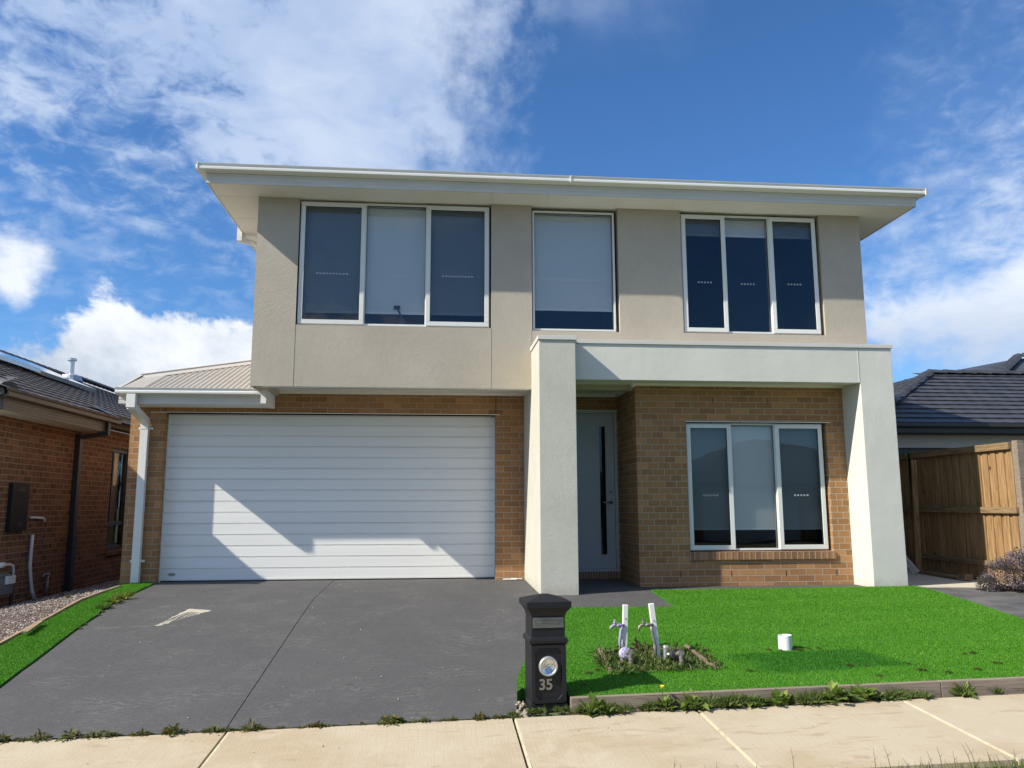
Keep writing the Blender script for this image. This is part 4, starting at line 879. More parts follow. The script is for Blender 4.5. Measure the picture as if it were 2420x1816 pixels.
# ------------------------------------------------------------------ fence at the right
FX = 6.95
def fyy(y): return -12.07+(y+12.07)*1.061
FE = empty('timber_fence', (FX, -1.8, 0), 'tall timber paling fence running back beside the right neighbour', 'fence')
def fb(mb_, name, mat, **k): mb_.v = [(x-FX, fyy(y)+1.8, 1.086+(z-1.086)*1.061) for x, y, z in mb_.v]; return mb_.build(name, mat, FE, **k)
for i, y in enumerate((-2.46, -.16, 2.3, 4.9)):
    mb = MB(); mb.box(FX-.02, FX+.08, y-.05, y+.05, -.1, 1.89); fb(mb, 'post', 'grey_wood' if i == 0 else 'pine_rail', bevel=.003)
for za, zb in ((1.785, 1.875), (.965, 1.045), (.275, .345)):
    for ya_, yb2 in ((-2.5 if za > 1.7 else -2.44, -.22), (-.10, 2.24), (2.36, 4.84)):
        mb = MB(); mb.box(FX-.065, FX-.022, ya_+.1 if za > 1.7 and ya_ < -2 else ya_, yb2, za, zb); fb(mb, 'rail', 'pine_rail', bevel=.003)
mb = MB(); mb.box(FX-.055, FX+.0, -2.28, -2.16, 1.80, 1.87); fb(mb, 'bracket', 'dark')
y = -2.40; i = 0; rr = random.Random(3)
while y < 5:
    wd = .098; mb = MB(); dxp = .0 if i % 2 == 0 else .016
    mb.box(FX-.020+dxp, FX-.005+dxp, y, y+wd, .12+rr.uniform(-.01, .01), 1.86+rr.uniform(-.01, .01)); fb(mb, 'paling', 'pine'); y += .078; i += 1
for ya_, yb2 in ((-2.3, -.22), (-.10, 2.24), (2.36, 4.84)):
    mb = MB(); mb.box(FX-.05, FX-.02, ya_, yb2, -.06, .125); fb(mb, 'plinth_board', 'pine_rail', bevel=.003)
# loose timber by the fence
mb = MB(); mb.obox((6.72, .22, .02), (6.84, .32, 1.80), .09, .03, Vector((0, 1, 0))); tagit(mb.build('timber_batten', 'pine'), 'tall thin timber batten leaning upright against the paling fence', 'batten')
mb = MB(); mb.obox((6.52, -.05, .03), (6.10, .60, .95), .10, .035, Vector((1, .4, 0)).normalized()); tagit(mb.build('leaning_plank', 'fascia'), 'pale grey plank leaning in the passage beside the right column', 'plank')
mb = MB(); mb.box(6.64, 6.76, -1.02, -.90, .016, .09); tagit(mb.build('timber_offcut', 'pine_rail', bevel=.004), 'stubby dark timber block on the slab at the foot of the fence', 'timber'); mb = MB(); mb.box(6.62, 6.72, -.86, .1, .016, .055); tagit(mb.build('timber_offcut', 'pine_rail', bevel=.004), 'long low timber offcut lying on the slab along the fence foot', 'timber')

# ------------------------------------------------------------------ lawns
def inpoly(px_, py_, poly):
    c_ = np.zeros(len(px_), bool); n = len(poly)
    for i in range(n):
        x1, y1 = poly[i]; x2, y2 = poly[(i+1) % n]
        with np.errstate(divide='ignore', invalid='ignore'):
            c_ ^= ((y1 > py_) != (y2 > py_)) & (px_ < (x2-x1)*(py_-y1)/(y2-y1+1e-12)+x1)
    return c_
LAWN = [(-.245, -5.60), (-.20, -5.2), (-.005, -4.33), (.175, -3.4), (.335, -2.625), (1.90, -2.725), (1.90, -1.645), (4.92, -1.66), (5.42, -1.66), (5.42, -1.56), (5.49, -1.55), (5.495, -2.25), (5.465, -3.15), (5.43, -3.73), (5.40, -5.81), (.14, -5.81), (.14, -5.50), (-.19, -5.5)]
BED = (.63, 1.47, -5.15, -4.45)
def vec_g(fn, X, Y): return np.array([fn(a, b_) for a, b_ in zip(X, Y)])
def blades(name, poly, fn, n, hmin, hmax, seed, mat, label=None, hole=None, wd=.0045, cat=None, kind='stuff', gridfn=True):
    rg = np.random.default_rng(seed); xs = [p[0] for p in poly]; ys = [p[1] for p in poly]
    X = rg.uniform(min(xs), max(xs), n*3); Y = rg.uniform(min(ys), max(ys), n*3); ok = inpoly(X, Y, poly)
    if hole: ok &= ~((X > hole[0]-.02) & (X < hole[1]+.02) & (Y > hole[2]-.02) & (Y < hole[3]+.02))
    X = X[ok][:n]; Y = Y[ok][:n]; n = len(X)
    # terrain height from a small lookup grid
    gx_ = np.linspace(min(xs)-.1, max(xs)+.1, 70); gy_ = np.linspace(min(ys)-.1, max(ys)+.1, 70); G_ = np.array([[fn(a, b_) for a in gx_] for b_ in gy_])
    fx_ = np.clip((X-gx_[0])/(gx_[1]-gx_[0]), 0, 68.99); fy_ = np.clip((Y-gy_[0])/(gy_[1]-gy_[0]), 0, 68.99); i = fx_.astype(int); j = fy_.astype(int); tx = fx_-i; ty = fy_-j
    Z = (G_[j, i]*(1-tx)+G_[j, i+1]*tx)*(1-ty)+(G_[j+1, i]*(1-tx)+G_[j+1, i+1]*tx)*ty
    h = rg.uniform(hmin, hmax, n); az = rg.uniform(0, 2*np.pi, n); le = rg.uniform(.1, .75, n)*h; wa = rg.uniform(0, np.pi, n); hw = wd*rg.uniform(.6, 1.3, n)
    bx__ = np.cos(wa)*hw; by__ = np.sin(wa)*hw
    v = np.empty((n, 3, 3)); v[:, 0] = np.stack([X-bx__, Y-by__, Z-.004], 1); v[:, 1] = np.stack([X+bx__, Y+by__, Z-.004], 1); v[:, 2] = np.stack([X+np.cos(az)*le, Y+np.sin(az)*le, Z+h], 1)
    me = bpy.data.meshes.new(name); me.vertices.add(n*3); me.vertices.foreach_set('co', v.ravel()); me.loops.add(n*3); me.loops.foreach_set('vertex_index', np.arange(n*3, dtype=np.int32))
    me.polygons.add(n); me.polygons.foreach_set('loop_start', np.arange(0, n*3, 3, dtype=np.int32)); me.polygons.foreach_set('loop_total', np.full(n, 3, dtype=np.int32)); me.update(calc_edges=True)
    me.materials.append(MAT[mat]); return me
def turf(name, poly, fn, n, seed, label, hole=None, cat='lawn'):
    base = sheet(name, poly, 'lawn_base', fn, step=.3, skirt=.09, hole=hole)
    me = blades(name, poly, fn, n, .006, .016, seed, 'turf', hole=hole, wd=.0036)
    bm_ = bmesh.new(); bm_.from_mesh(base.data); k = len(bm_.faces)
    for f in bm_.faces: f.material_index = 0
    bm_.to_mesh(base.data); bm_.free()
    # join blades into the same object
    base.data.materials.append(MAT['turf'])
    bm_ = bmesh.new(); bm_.from_mesh(base.data); bm_.from_mesh(me); bm_.faces.ensure_lookup_table()
    for i in range(k, len(bm_.faces)): bm_.faces[i].material_index = 1
    bm_.to_mesh(base.data); bm_.free(); return tagit(base, label, cat, kind='stuff')
turf('lawn', LAWN, glawn, 380000, 1, 'bright green artificial lawn in front of the brick bay', hole=BED)
STRIP = [(-5.30, -.03), (-5.30, -.42), (-5.10, -.55), (-5.06, -1.2), (-5.05, -1.7), (-5.05, -3.2), (-5.05, -5.93), (-4.40, -5.93), (-4.46, -4.83), (-4.50, -4.39), (-4.515, -4.11), (-4.55, -3.71), (-4.60, -3.1), (-4.62, -2.56), (-4.68, -2.13), (-4.68, -1.69), (-4.72, -1.18), (-4.80, -.27), (-4.86, -.03)]
turf('lawn_strip', STRIP, lambda x, y: g(x, y)+.015, 80000, 2, 'narrow artificial turf strip between the driveway and the gravel', cat='turf')
# gravel
rg = random.Random(8); gv = MB()
GP = [(-6.98, -6), (-6.98, 7), (-5.36, 7), (-5.36, -.5), (-5.17, -.6), (-5.12, -1.7), (-5.12, -6)]
for _ in range(15000):
    x = rg.uniform(-6.98, -5.12); y = -4.6+11*rg.random()**1.35
    if x > -5.37 and y > -.5: continue
    s = rg.uniform(.007, .019); z = g(x, y)-.012+rg.uniform(0, .016); a = rg.uniform(0, 3)
    ca_, sa_ = math.cos(a)*s, math.sin(a)*s; h = s*rg.uniform(.5, .9)
    gv.add([(x+ca_, y+sa_, z), (x-sa_, y+ca_, z+s*.2), (x-ca_*.9, y-sa_*.9, z), (x+sa_, y-ca_, z+s*.1), (x+.2*s, y, z+h), (x, y, z-h*.6)], [(0, 1, 4), (1, 2, 4), (2, 3, 4), (3, 0, 4), (1, 0, 5), (2, 1, 5), (3, 2, 5), (0, 3, 5)])
gvo = gv.build('gravel', 'pebble', fix=False); gb = sheet('gravel_bed', [(-6.99, -6), (-5.12, -6), (-5.12, -1.2), (-5.17, -.55), (-5.35, -.4), (-5.35, 9), (-6.99, 9)], 'gravel_base', lambda x, y: g(x, y)-.006); tagit(gb, kind='structure'); tagit(gvo, 'reddish grey gravel bed along the brown brick wall', 'gravel', kind='stuff')
# timber edging at the left, sleepers at the front, offcut
def board_along(name, x0, y0, x1, y1, th, up_, dn, mat, label, cat, group=None, fn=g, par=None):
    n = 8; mb_ = MB(); d_ = Vector((x1-x0, y1-y0, 0)).normalized(); s_ = Vector((-d_.y, d_.x, 0))*th/2; vs = []
    for i in range(n+1):
        t_ = i/n; x, y = x0+(x1-x0)*t_, y0+(y1-y0)*t_; z = fn(x, y)
        for sgn in (-1, 1):
            for zz_ in (z-dn, z+up_): vs.append((x+sgn*s_.x, y+sgn*s_.y, zz_))
    fs = [(0, 1, 3, 2), (4*n, 4*n+2, 4*n+3, 4*n+1)]
    for i in range(n): a = 4*i; fs += [(a, a+4, a+5, a+1), (a+2, a+3, a+7, a+6), (a+1, a+5, a+7, a+3), (a, a+2, a+6, a+4)]
    mb_.add(vs, fs); o = mb_.build(name, mat, par, bevel=.003)
    return tagit(o, label, cat, group) if label else o
board_along('timber_edging', -5.14, -.50, -5.085, -2.6, .035, .035, .12, 'edge_wood', 'far length of thin timber edging between gravel and turf strip', 'edging')
board_along('timber_edging', -5.085, -2.61, -5.10, -5.9, .035, .035, .12, 'edge_wood', 'near length of thin timber edging between gravel and turf strip', 'edging')
mb = MB(); mb.obox((-5.02, -2.95, g(-5, -2.95)+.06), (-4.98, -3.35, g(-5, -3.35)+.06), .06, .018, Vector((0, 0, 1))); tagit(mb.build('timber_offcut', 'edge_wood'), 'small timber offcut lying on the turf beside the thin edging', 'timber')
xs_ = [.13, 1.22, 3.06, 5.40]
LB = ['left sleeper of the lawn edge, next to the letterbox', 'middle sleeper of the lawn edge along the footpath', 'right sleeper of the lawn edge along the footpath']
for i in range(3):
    board_along('sleeper', xs_[i]+.004, -5.85, xs_[i+1]-.004, -5.85, .05, .095, .1, 'grey_wood', LB[i], 'sleeper', 'sleepers edging the lawn')

# ------------------------------------------------------------------ letterbox
LZ = g(-.03, -5.66)-.01
L_ = empty('letterbox', (-.030, -5.66, LZ), 'black moulded pillar letterbox numbered 35 beside the driveway', 'letterbox', rz=R(4.0))
def sq_loft(mb_, lv):     # list of (z, half width, half depth)
    vs = []; fs = []
    for z, a, b_ in lv: vs += [(-a, -b_, z), (a, -b_, z), (a, b_, z), (-a, b_, z)]
    for i in range(len(lv)-1):
        for k in range(4): fs.append((4*i+k, 4*i+(k+1) % 4, 4*i+4+(k+1) % 4, 4*i+4+k))
    fs.append((3, 2, 1, 0)); n = 4*(len(lv)-1); fs.append((n, n+1, n+2, n+3)); mb_.add(vs, fs)
mb = MB(); hb = .1335
sq_loft(mb, [(-.06, .140, .140), (.03, .140, .140), (.035, hb, hb), (.462, hb, hb), (.466, .139, .139), (.475, .146, .146), (.492, .150, .150), (.507, .147, .147), (.514, .138, .138), (.520, .1295, .1295), (.668, .1295, .1295), (.675, .131, .131), (.690, .137, .137), (.705, .145, .145), (.722, .157, .157), (.738, .169, .169)])
body = mb.build('body', 'black_paint', L_, bevel=.0)
mb = MB(); sq_loft(mb, [(.7385, .1745, .1745), (.783, .1745, .1745), (.826, .03, .03)]); mb.build('cap', 'black_paint', L_, bevel=.002)
# raised border round the sunk panel with notched corners
def notched(x0, x1, z0, z1, c_): return [(x0+c_, z0), (x1-c_, z0), (x1-c_*.55, z0+c_*.4), (x1, z0+c_), (x1, z1-c_), (x1-c_*.55, z1-c_*.4), (x1-c_, z1), (x0+c_, z1), (x0+c_*.55, z1-c_*.4), (x0, z1-c_), (x0, z0+c_), (x0+c_*.55, z0+c_*.4)]
outer = [(-hb, .035), (0, .035), (hb, .035), (hb, .2), (hb, .35), (hb, .462), (.05, .462), (-.05, .462), (-hb, .462), (-hb, .35), (-hb, .2), (-hb, .1)]
inn = notched(-.106, .100, .06, .44, .035)
# order both loops from lower left, match by angle
def orderang(l, cx=0, cz=.25): return sorted(l, key=lambda p: math.atan2((p[1]-cz)/1.8, p[0]-cx))
mb = MB(); oo = []
for p in orderang(inn, -.003):
    ang = math.atan2((p[1]-.25)/1.0, p[0]+.003); dxx, dzz = math.cos(ang), math.sin(ang)
    t_ = min((hb-.001)/abs(dxx) if abs(dxx) > 1e-6 else 9, (.21)/abs(dzz) if abs(dzz) > 1e-6 else 9); oo.append((dxx*t_, .25+dzz*t_))
ii = orderang(inn, -.003); n = len(ii); yf = -hb-.016; vs = []
for (a, b_), (c_, d_) in zip(oo, ii): vs += [(a, yf, b_), (c_, yf, d_), (c_*.97, -hb-.001, .25+(d_-.25)*.985), (a, -hb+.002, b_)]
fs = []
for i in range(n): j = (i+1) % n; fs += [(4*i, 4*j, 4*j+1, 4*i+1), (4*i+1, 4*j+1, 4*j+2, 4*i+2), (4*i, 4*i+3, 4*j+3, 4*j)]
mb.add(vs, fs); mb.build('panel_border', 'black_paint', L_, fix=True)
mb = MB(); ring(mb, -.122, .118, .588, .664, .020, -.1375, -.1285); ring(mb, -.098, .094, .612, .640, .004, -.1395, -.137); slot = mb.build('mail_slot', 'metal', L_, bevel=.001)
mb = MB(); mb.box(-.101, .097, -.1335, -.1290, .609, .643); mb.build('slot_flap', 'brass_old', slot)
mb = MB(); cx_, cz_, y_ = -.005, .305, -hb-.002; N = 40; vs = []; fs = []
pf = [(.053, -.004), (.055, -.020), (.062, -.026), (.070, -.022), (.0745, -.012), (.075, 0)]
for k in range(N):
    t_ = 2*math.pi*k/N
    for r_, yy in pf: vs.append((cx_+r_*math.cos(t_), y_+yy, cz_+r_*math.sin(t_)))
m_ = len(pf)
for k in range(N):
    for q in range(m_-1): fs.append((k*m_+q, ((k+1) % N)*m_+q, ((k+1) % N)*m_+q+1, k*m_+q+1))
mb.add(vs, fs); rg_ = mb.build('newspaper_ring', 'alu', L_, smooth=True)
mb = MB(); vs = [(cx_, y_-.0025, cz_)]; rr2 = random.Random(4)
for r_, yy in ((.018, -.004), (.036, -.008), (.054, -.013)):
    for k in range(24): t_ = 2*math.pi*k/24; vs.append((cx_+r_*math.cos(t_), y_+yy+rr2.uniform(-.002, .002), cz_+r_*math.sin(t_)))
fs = [(0, 1+k, 1+(k+1) % 24) for k in range(24)]
for a in range(2): fs += [(1+a*24+k, 1+(a+1)*24+k, 1+(a+1)*24+(k+1) % 24, 1+a*24+(k+1) % 24) for k in range(24)]
mb.add(vs, fs); mb.build('ring_insert', 'chrome', rg_)
def digit(ch, x):
    cu_ = bpy.data.curves.new('house_number', 'FONT'); cu_.body = ch; cu_.size = .108; cu_.extrude = .003; cu_.offset = .0028; cu_.align_x = 'CENTER'
    tmp = bpy.data.objects.new('tmp', cu_); col.objects.link(tmp); bpy.context.view_layer.update()
    me = bpy.data.meshes.new_from_object(tmp.evaluated_get(bpy.context.evaluated_depsgraph_get())); bpy.data.objects.remove(tmp)
    me.transform(Matrix.Translation((x, -hb-.004, .138)) @ Matrix.Rotation(math.pi/2, 4, 'X')); me.materials.clear(); me.materials.append(MAT['metal'])
    o = bpy.data.objects.new('house_number', me); col.objects.link(o); o.parent = L_
digit('3', -.052); digit('5', .002)

# ------------------------------------------------------------------ taps, meters and their bed
BD = empty('timber_bed_frame', (1.05, -4.8, g(1.05, -4.8)), 'weathered square timber frame let into the lawn round the water meters', 'bed frame')
def bdb(p, q, up_):
    mb_ = MB(); z0 = g(*p)+up_; z1 = g(*q)+up_; mb_.obox((p[0], p[1], z0), (q[0], q[1], z1), .12, .035, Vector((0, 0, 1)).cross(Vector((q[0]-p[0], q[1]-p[1], 0))).normalized())
    mb_.v = [(x-1.05, y+4.8, z-g(1.05, -4.8)) for x, y, z in mb_.v]; mb_.build('board', 'old_board', BD, bevel=.006)
bdb((.64, -4.46), (1.46, -4.46), -.025); bdb((.68, -5.14), (1.40, -5.16), -.02); bdb((.64, -4.46), (.60, -5.14), .0); bdb((1.46, -4.46), (1.50, -5.2), .005)
tagit(sheet('soil', [(.63, -5.15), (1.47, -5.15), (1.47, -4.45), (.63, -4.45)], 'soil', lambda x, y: g(x, y)-.022, step=.1), 'dark soil inside the timber frame', 'soil', kind='stuff')
def tap_post(base, top, pipe_x, tapz, mat_, label, spout_len, elbow, bow):
    x, y = base; z = g(x, y)-.02
    o = empty('tap_post', (x, y, z), label, 'garden tap', 'garden taps on white stakes')
    T_ = Vector(top)-Vector((x, y, z)); mb_ = MB(); mb_.obox((0, 0, 0), T_, .046, .042, Vector((0, 1, 0)))
    mb_.build('stake', 'white_wood', o, bevel=.003)
    f_ = tapz/T_.z; cx = T_.x*f_; cy = T_.y*f_
    px0 = -.035; pxt = cx-.035
    mb_ = MB(); mb_.tube([(px0-.002, -.02, .0), (px0-bow, -.025, tapz*.45), (px0-bow*.6+(pxt-px0)*.8, -.025, tapz*.85), (pxt+.004, -.025, tapz-.01)], .0135, 10); mb_.build('riser_pipe', mat_, o, smooth=True)
    mb_ = MB(); mb_.tube([(pxt+.02, -.025, tapz), (pxt-.03, -.025, tapz), (pxt-.06, -.027, tapz+.002)], [.013, .015, .012], 12); mb_.tube([(pxt-.03, -.025, tapz), (pxt-.042, -.025, tapz)], .018, 12)
    mb_.tube([(pxt-.055, -.027, tapz+.002), (pxt-.085, -.03, tapz), (pxt-.105, -.032, tapz-.012), (pxt-.112, -.033, tapz-.032-spout_len)], [.012, .012, .011, .0115], 12)
    tb = mb_.build('tap_body', elbow, o, smooth=True)
    mb_ = MB(); mb_.cyl((pxt-.07, -.03, tapz), (pxt-.07, -.03, tapz+.045), .009, 10); mb_.tube([(pxt-.07, -.03, tapz+.02), (pxt-.07, -.03, tapz+.03)], .015, 10); mb_.obox((pxt-.082, -.03, tapz+.05), (pxt-.058, -.03, tapz+.05), .014, .008); mb_.build('tap_handle', elbow, tb)
    mb_ = MB(); mb_.cyl((T_.x*.72, T_.y*.72-.022, T_.z*.72), (T_.x*.72, T_.y*.72-.026, T_.z*.72), .005, 8); mb_.build('screw', 'dark', o)
tap_post((.888, -4.40), (.909, -4.40, .15), 0, .262, 'purple_pvc', 'upright white stake with purple pipe and purple tap', .0, 'purple_pvc', .012)
tap_post((1.12, -4.75), (1.064, -4.75, .20), 0, .345, 'brass_old', 'leaning white stake with grey pipe and dull brass tap', .02, 'brass_old', -.002)
def meter(x, y, label, body, cap_m, r_, side):
    z = g(x, y)-.02; o = empty('water_meter', (x, y, z), label, 'water meter', 'water meters in the bed')
    mb_ = MB(); c_ = Vector((0, 0, .135)); ax_ = Vector((.22, -.93, .28)).normalized()
    mb_.tube([c_-ax_*.045, c_-ax_*.03, c_+ax_*.01, c_+ax_*.022], [r_*.7, r_*.95, r_, r_*.93], 24); mb_.tube([c_+ax_*.022, c_+ax_*.034], [r_*.72, r_*.66], 24)
    for k in range(8):
        t_ = k*math.pi/4; a = ax_.cross(Vector((0, 0, 1))).normalized(); b_ = a.cross(ax_); p = c_+(a*math.cos(t_)+b_*math.sin(t_))*r_*.86+ax_*.02; mb_.tube([p, p+ax_*.008], .005, 6)
    mb_.build('meter_body', cap_m, o, smooth=False)
    mb_ = MB(); mb_.tube([c_+ax_*.03, c_+ax_*.08], .018, 12); mb_.tube([(.025, -.085, .15), (.028, -.088, .06), (.028, -.09, -.02)], [.020, .017, .02], 12)
    for zz_ in (.10, .075, .05, .02): mb_.tube([(.028, -.088, zz_), (.028, -.088, zz_-.008)], .0235, 12)
    mb_.tube([c_+ax_*.075, c_+ax_*.10], .024, 12); mb_.build('valve', 'brass_old', o)
    mb_ = MB()
    if side: mb_.tube([(-.072, .05, -.02), (-.072, .05, .08), (-.070, .05, .19)], [.018, .02, .022], 12); mb_.tube([(-.07, .05, .13), (-.02, .02, .135)], .016, 10); mb_.tube([(-.07, .05, .19), (-.07, .05, .205)], [.026, .022], 12); mb_.build('standpipe', 'alu', o)
    else: mb_.tube([(-.02, .03, -.02), (-.02, .03, .11)], .016, 10); mb_.build('standpipe', 'purple_pvc', o)
meter(.79, -4.86, 'water meter with pale purple round housing under the upright stake', 'purple_lid', 'purple_lid', .052, 0)
meter(1.215, -4.95, 'water meter with black round housing right of the leaning stake', 'charcoal_trim', 'charcoal_trim', .047, 1)
mb = MB(); N = 32; vs = []; fs = []
for z_, r_ in ((-.02, .062), (.152, .062), (.160, .062), (.160, .055), (.05, .055)):
    for k in range(N): t_ = 2*math.pi*k/N; vs.append((r_*math.cos(t_), r_*math.sin(t_), z_+(.004*math.cos(t_) if z_ > .1 else 0)))
for a in range(4): fs += [(a*N+k, a*N+(k+1) % N, (a+1)*N+(k+1) % N, (a+1)*N+k) for k in range(N)]
mb.add(vs, fs); o = mb.build('drain_pipe', 'pvc', smooth=False); o.location = (2.37, -4.60, glawn(2.37, -4.6)-.03); tagit(o, 'white plastic pipe stub standing up out of the lawn', 'pipe')
mb = MB(); mb.cyl((2.37, -4.6, glawn(2.37, -4.6)+.09), (2.37, -4.6, glawn(2.37, -4.6)+.095), .0549, 24); pl = mb.build('pipe_plug', 'fascia'); pl.parent = o; pl.matrix_parent_inverse = Matrix.Translation(-o.location)
mb = MB(); mb.obox((.10, -.10, .014), (.30, -.13, .016), .05, .012, Vector((0, 0, 1))); mb.obox((.22, -.11, .024), (.38, -.13, .02), .035, .008, Vector((0, 0, 1))); tagit(mb.build('plastic_strip', 'white', bevel=.003), 'white plastic strip lying at the foot of the brick pier', 'strip')

mb = MB(); rr3 = random.Random(6)
for i in range(26):
    x, y = rr3.uniform(-.262, -.185), rr3.uniform(-5.93, -5.60); r_ = rr3.uniform(.008, .022); z = g(x, y)-.008
    mb.tube([(x, y, z-.01), (x+.003, y, z+.006), (x+.004, y, z+.009+r_*.15)], [r_, r_*.95, r_*.6], 5)
tagit(mb.build('mortar_rubble', 'rubble'), 'crumbled beige mortar spilled left of the letterbox foot', 'rubble', kind='stuff')
mb = MB()
for i in range(420):
    x, y = rr3.uniform(-4.5, 1.8), rr3.uniform(-7.1, -.4)
    if x > -.35 and -5.95 < y < -2.7: continue
    if x < -4.4: continue
    r_ = rr3.choice([.003, .004, .004, .006, .009]); a = rr3.uniform(0, 6.28); z = g(x, y)+.004
    mb.add([(x+r_*math.cos(a), y+r_*math.sin(a), z), (x-r_*math.sin(a), y+r_*.5*math.cos(a), z), (x-r_*math.cos(a), y-r_*math.sin(a), z), (x+r_*.3, y, z+r_)], [(0, 1, 3), (1, 2, 3), (2, 0, 3)])
tagit(mb.build('grit', 'pebble', fix=False), 'scattered grit and crumbs on driveway and footpath', 'grit', kind='stuff')
# ------------------------------------------------------------------ weeds and shrub
def rosette(seed, r_, h, n, mat, name, broad=.5, flowers=0):
    rg = random.Random(seed); V = []; Fc = []
    for i in range(n):
        a = rg.uniform(0, 2*math.pi); e = rg.uniform(.15, 1.25); rr_ = r_*rg.uniform(0, .55)
        p = (math.cos(a)*rr_, math.sin(a)*rr_, h*rg.uniform(0, .55)*(1-rr_/r_)); L = r_*rg.uniform(.35, .75)
        add_leaf(V, Fc, p, (math.cos(a)*math.cos(e), math.sin(a)*math.cos(e), math.sin(e)*h/r_*.8), L, L*broad*rg.uniform(.6, 1.2), rg.uniform(.0, .5), rg)
    me = bpy.data.meshes.new(name); me.from_pydata(V, [], Fc); me.materials.append(MAT[mat])
    return me
def grass_tuft(seed, r_, h, n, mat, name):
    rg = random.Random(seed); V = []; Fc = []
    for i in range(n):
        a = rg.uniform(0, 2*math.pi); rr_ = r_*.3*rg.random(); e = rg.uniform(.5, 1.45)
        p = (math.cos(a)*rr_, math.sin(a)*rr_, 0); add_leaf(V, Fc, p, (math.cos(a)*math.cos(e), math.sin(a)*math.cos(e), math.sin(e)), h*rg.uniform(.5, 1.1), .007, rg.uniform(0, .4), rg)
    me = bpy.data.meshes.new(name); me.from_pydata(V, [], Fc); me.materials.append(MAT[mat]); return me
rw = random.Random(21)
ORD = ['first', 'second', 'third', 'fourth', 'fifth', 'sixth', 'seventh', 'eighth', 'ninth', 'tenth', 'eleventh', 'twelfth', 'thirteenth', 'fourteenth', 'fifteenth', 'sixteenth', 'seventeenth', 'eighteenth', 'nineteenth', 'twentieth', 'twenty-first', 'twenty-second', 'twenty-third']
def fringe(items, name, label):       # small growth nobody could count, one object
    V = []; Fc = []; M_ = []; mats = []
    for me, x, y, s in items:
        if me.materials[0] not in mats: mats.append(me.materials[0])
        mi = mats.index(me.materials[0]); k = len(V); a = rw.uniform(0, 6.28); z = g(x, y)-.004
        V += [(x+s*(v.co.x*math.cos(a)-v.co.y*math.sin(a)), y+s*(v.co.x*math.sin(a)+v.co.y*math.cos(a)), z+s*v.co.z) for v in me.vertices]
        for p in me.polygons: Fc.append(tuple(k+q for q in p.vertices)); M_.append(mi)
    me = bpy.data.meshes.new(name); me.from_pydata(V, [], Fc)
    for m_ in mats: me.materials.append(m_)
    me.polygons.foreach_set('material_index', M_); o = bpy.data.objects.new(name, me); col.objects.link(o); return tagit(o, label, 'weeds', kind='stuff')
big = [rosette(100+i, .115, .125, 44, 'weed', 'weed', .78) for i in range(3)]
sm = [rosette(200+i, .055, .05, 46, 'weed_dark', 'weed', .42) for i in range(4)]
gt = [grass_tuft(300+i, .10, .13, 70, 'grass_wild', 'weed') for i in range(3)]
yl = [grass_tuft(400+i, .12, .15, 60, 'weed_yellow', 'weed') for i in range(2)]
def put(me, x, y, s, label, group, z=None, name='weed', flat=1.0):
    o = bpy.data.objects.new(name, me); col.objects.link(o); o.location = (x, y, (g(x, y) if z is None else z)-.004); o.scale = (s, s, s*flat); o.rotation_euler = (0, 0, rw.uniform(0, 6.28))
    return tagit(o, label, 'weed', group)
GS = 'weeds along the sleeper edge'
sleeper_w = [(.30, -5.905, 1.25, 'low leafy weed against the left sleeper close to the letterbox'), (1.05, -5.93, 1.2, 'bushy weed at the joint of the left and middle sleepers'), (.83, -5.90, 1.0, 'leafy weed with a yellow flower in front of the left sleeper'),
             (1.72, -5.92, 1.1, None), (2.14, -5.92, 1.35, 'widest leafy weed in front of the middle sleeper'), (2.40, -5.91, 1.2, None), (1.52, -5.92, .9, None), (3.22, -5.90, .9, 'low weed in front of the right sleeper near the footpath joint'), (4.0, -5.9, .9, None)]
for i, (x, y, s, lb) in enumerate(sleeper_w): put(big[i % 3], x, y, s*1.08, lb or {3: 'broad leafy weed a little left of the widest weed along the sleepers', 5: 'broad leafy weed just right of the widest weed along the sleepers', 6: 'smaller broad leafy weed by the yellowish second footpath joint', 8: 'rightmost broad leafy weed along the sleepers'}[i], GS)
for i, (x, y, s) in enumerate(sorted([(.22, -5.90, .9), (1.18, -5.93, 1.2), (1.32, -5.93, 1.25), (1.42, -5.93, 1.0), (2.62, -5.91, .9), (2.80, -5.9, .8), (3.5, -5.89, .7), (.72, -5.92, .8), (1.9, -5.92, .9)])):
    put(gt[i % 3], x, y, s*.95, 'spiky grass tuft in front of the sleepers, '+ORD[i]+' from the left', GS)
it = []
for i in range(120):
    x = rw.choice([rw.uniform(.14, 4.2), rw.gauss(.35, .08), rw.gauss(1.25, .2), rw.gauss(2.2, .35), rw.gauss(1.7, .2)]); it.append((sm[i % 4] if i % 3 else gt[i % 3], min(max(x, .14), 4.4), -5.90+rw.uniform(-.05, .01), rw.uniform(.5, 1.15)))
fringe(it, 'weed_fringe', 'low mixed weeds fringing the footpath along the sleepers')
# yellow flower
fl = MB(); fl.cyl((.83, -5.90, g(.83, -5.9)), (.82, -5.915, g(.83, -5.9)+.16), .003, 6)
o = fl.build('dandelion', 'weed'); tagit(o, 'yellow dandelion flower in front of the left sleeper', 'flower')
f2 = MB(); f2.tube([(.82, -5.915, g(.83, -5.9)+.152), (.82, -5.917, g(.83, -5.9)+.17)], [.006, .016], 10); f2.build('flower_head', 'flower', o)
GD = 'weeds in the joint between driveway and footpath'
for i, (x, s) in enumerate([(-3.86, 1.4), (-3.60, 1.3), (-3.41, 1.3), (-3.27, 1.0), (-3.16, 1.1), (-2.92, .9), (-2.71, 1.45), (-2.45, 1.0), (-2.35, .8), (-2.18, 1.3), (-1.71, .9), (-1.2, 1.5), (-.95, .8), (-.55, 1.1), (-.42, .8)]):
    put(sm[i % 4], x, -5.935, s*1.25, 'dusty weed clump in the driveway joint, '+ORD[i]+' from the left', GD)
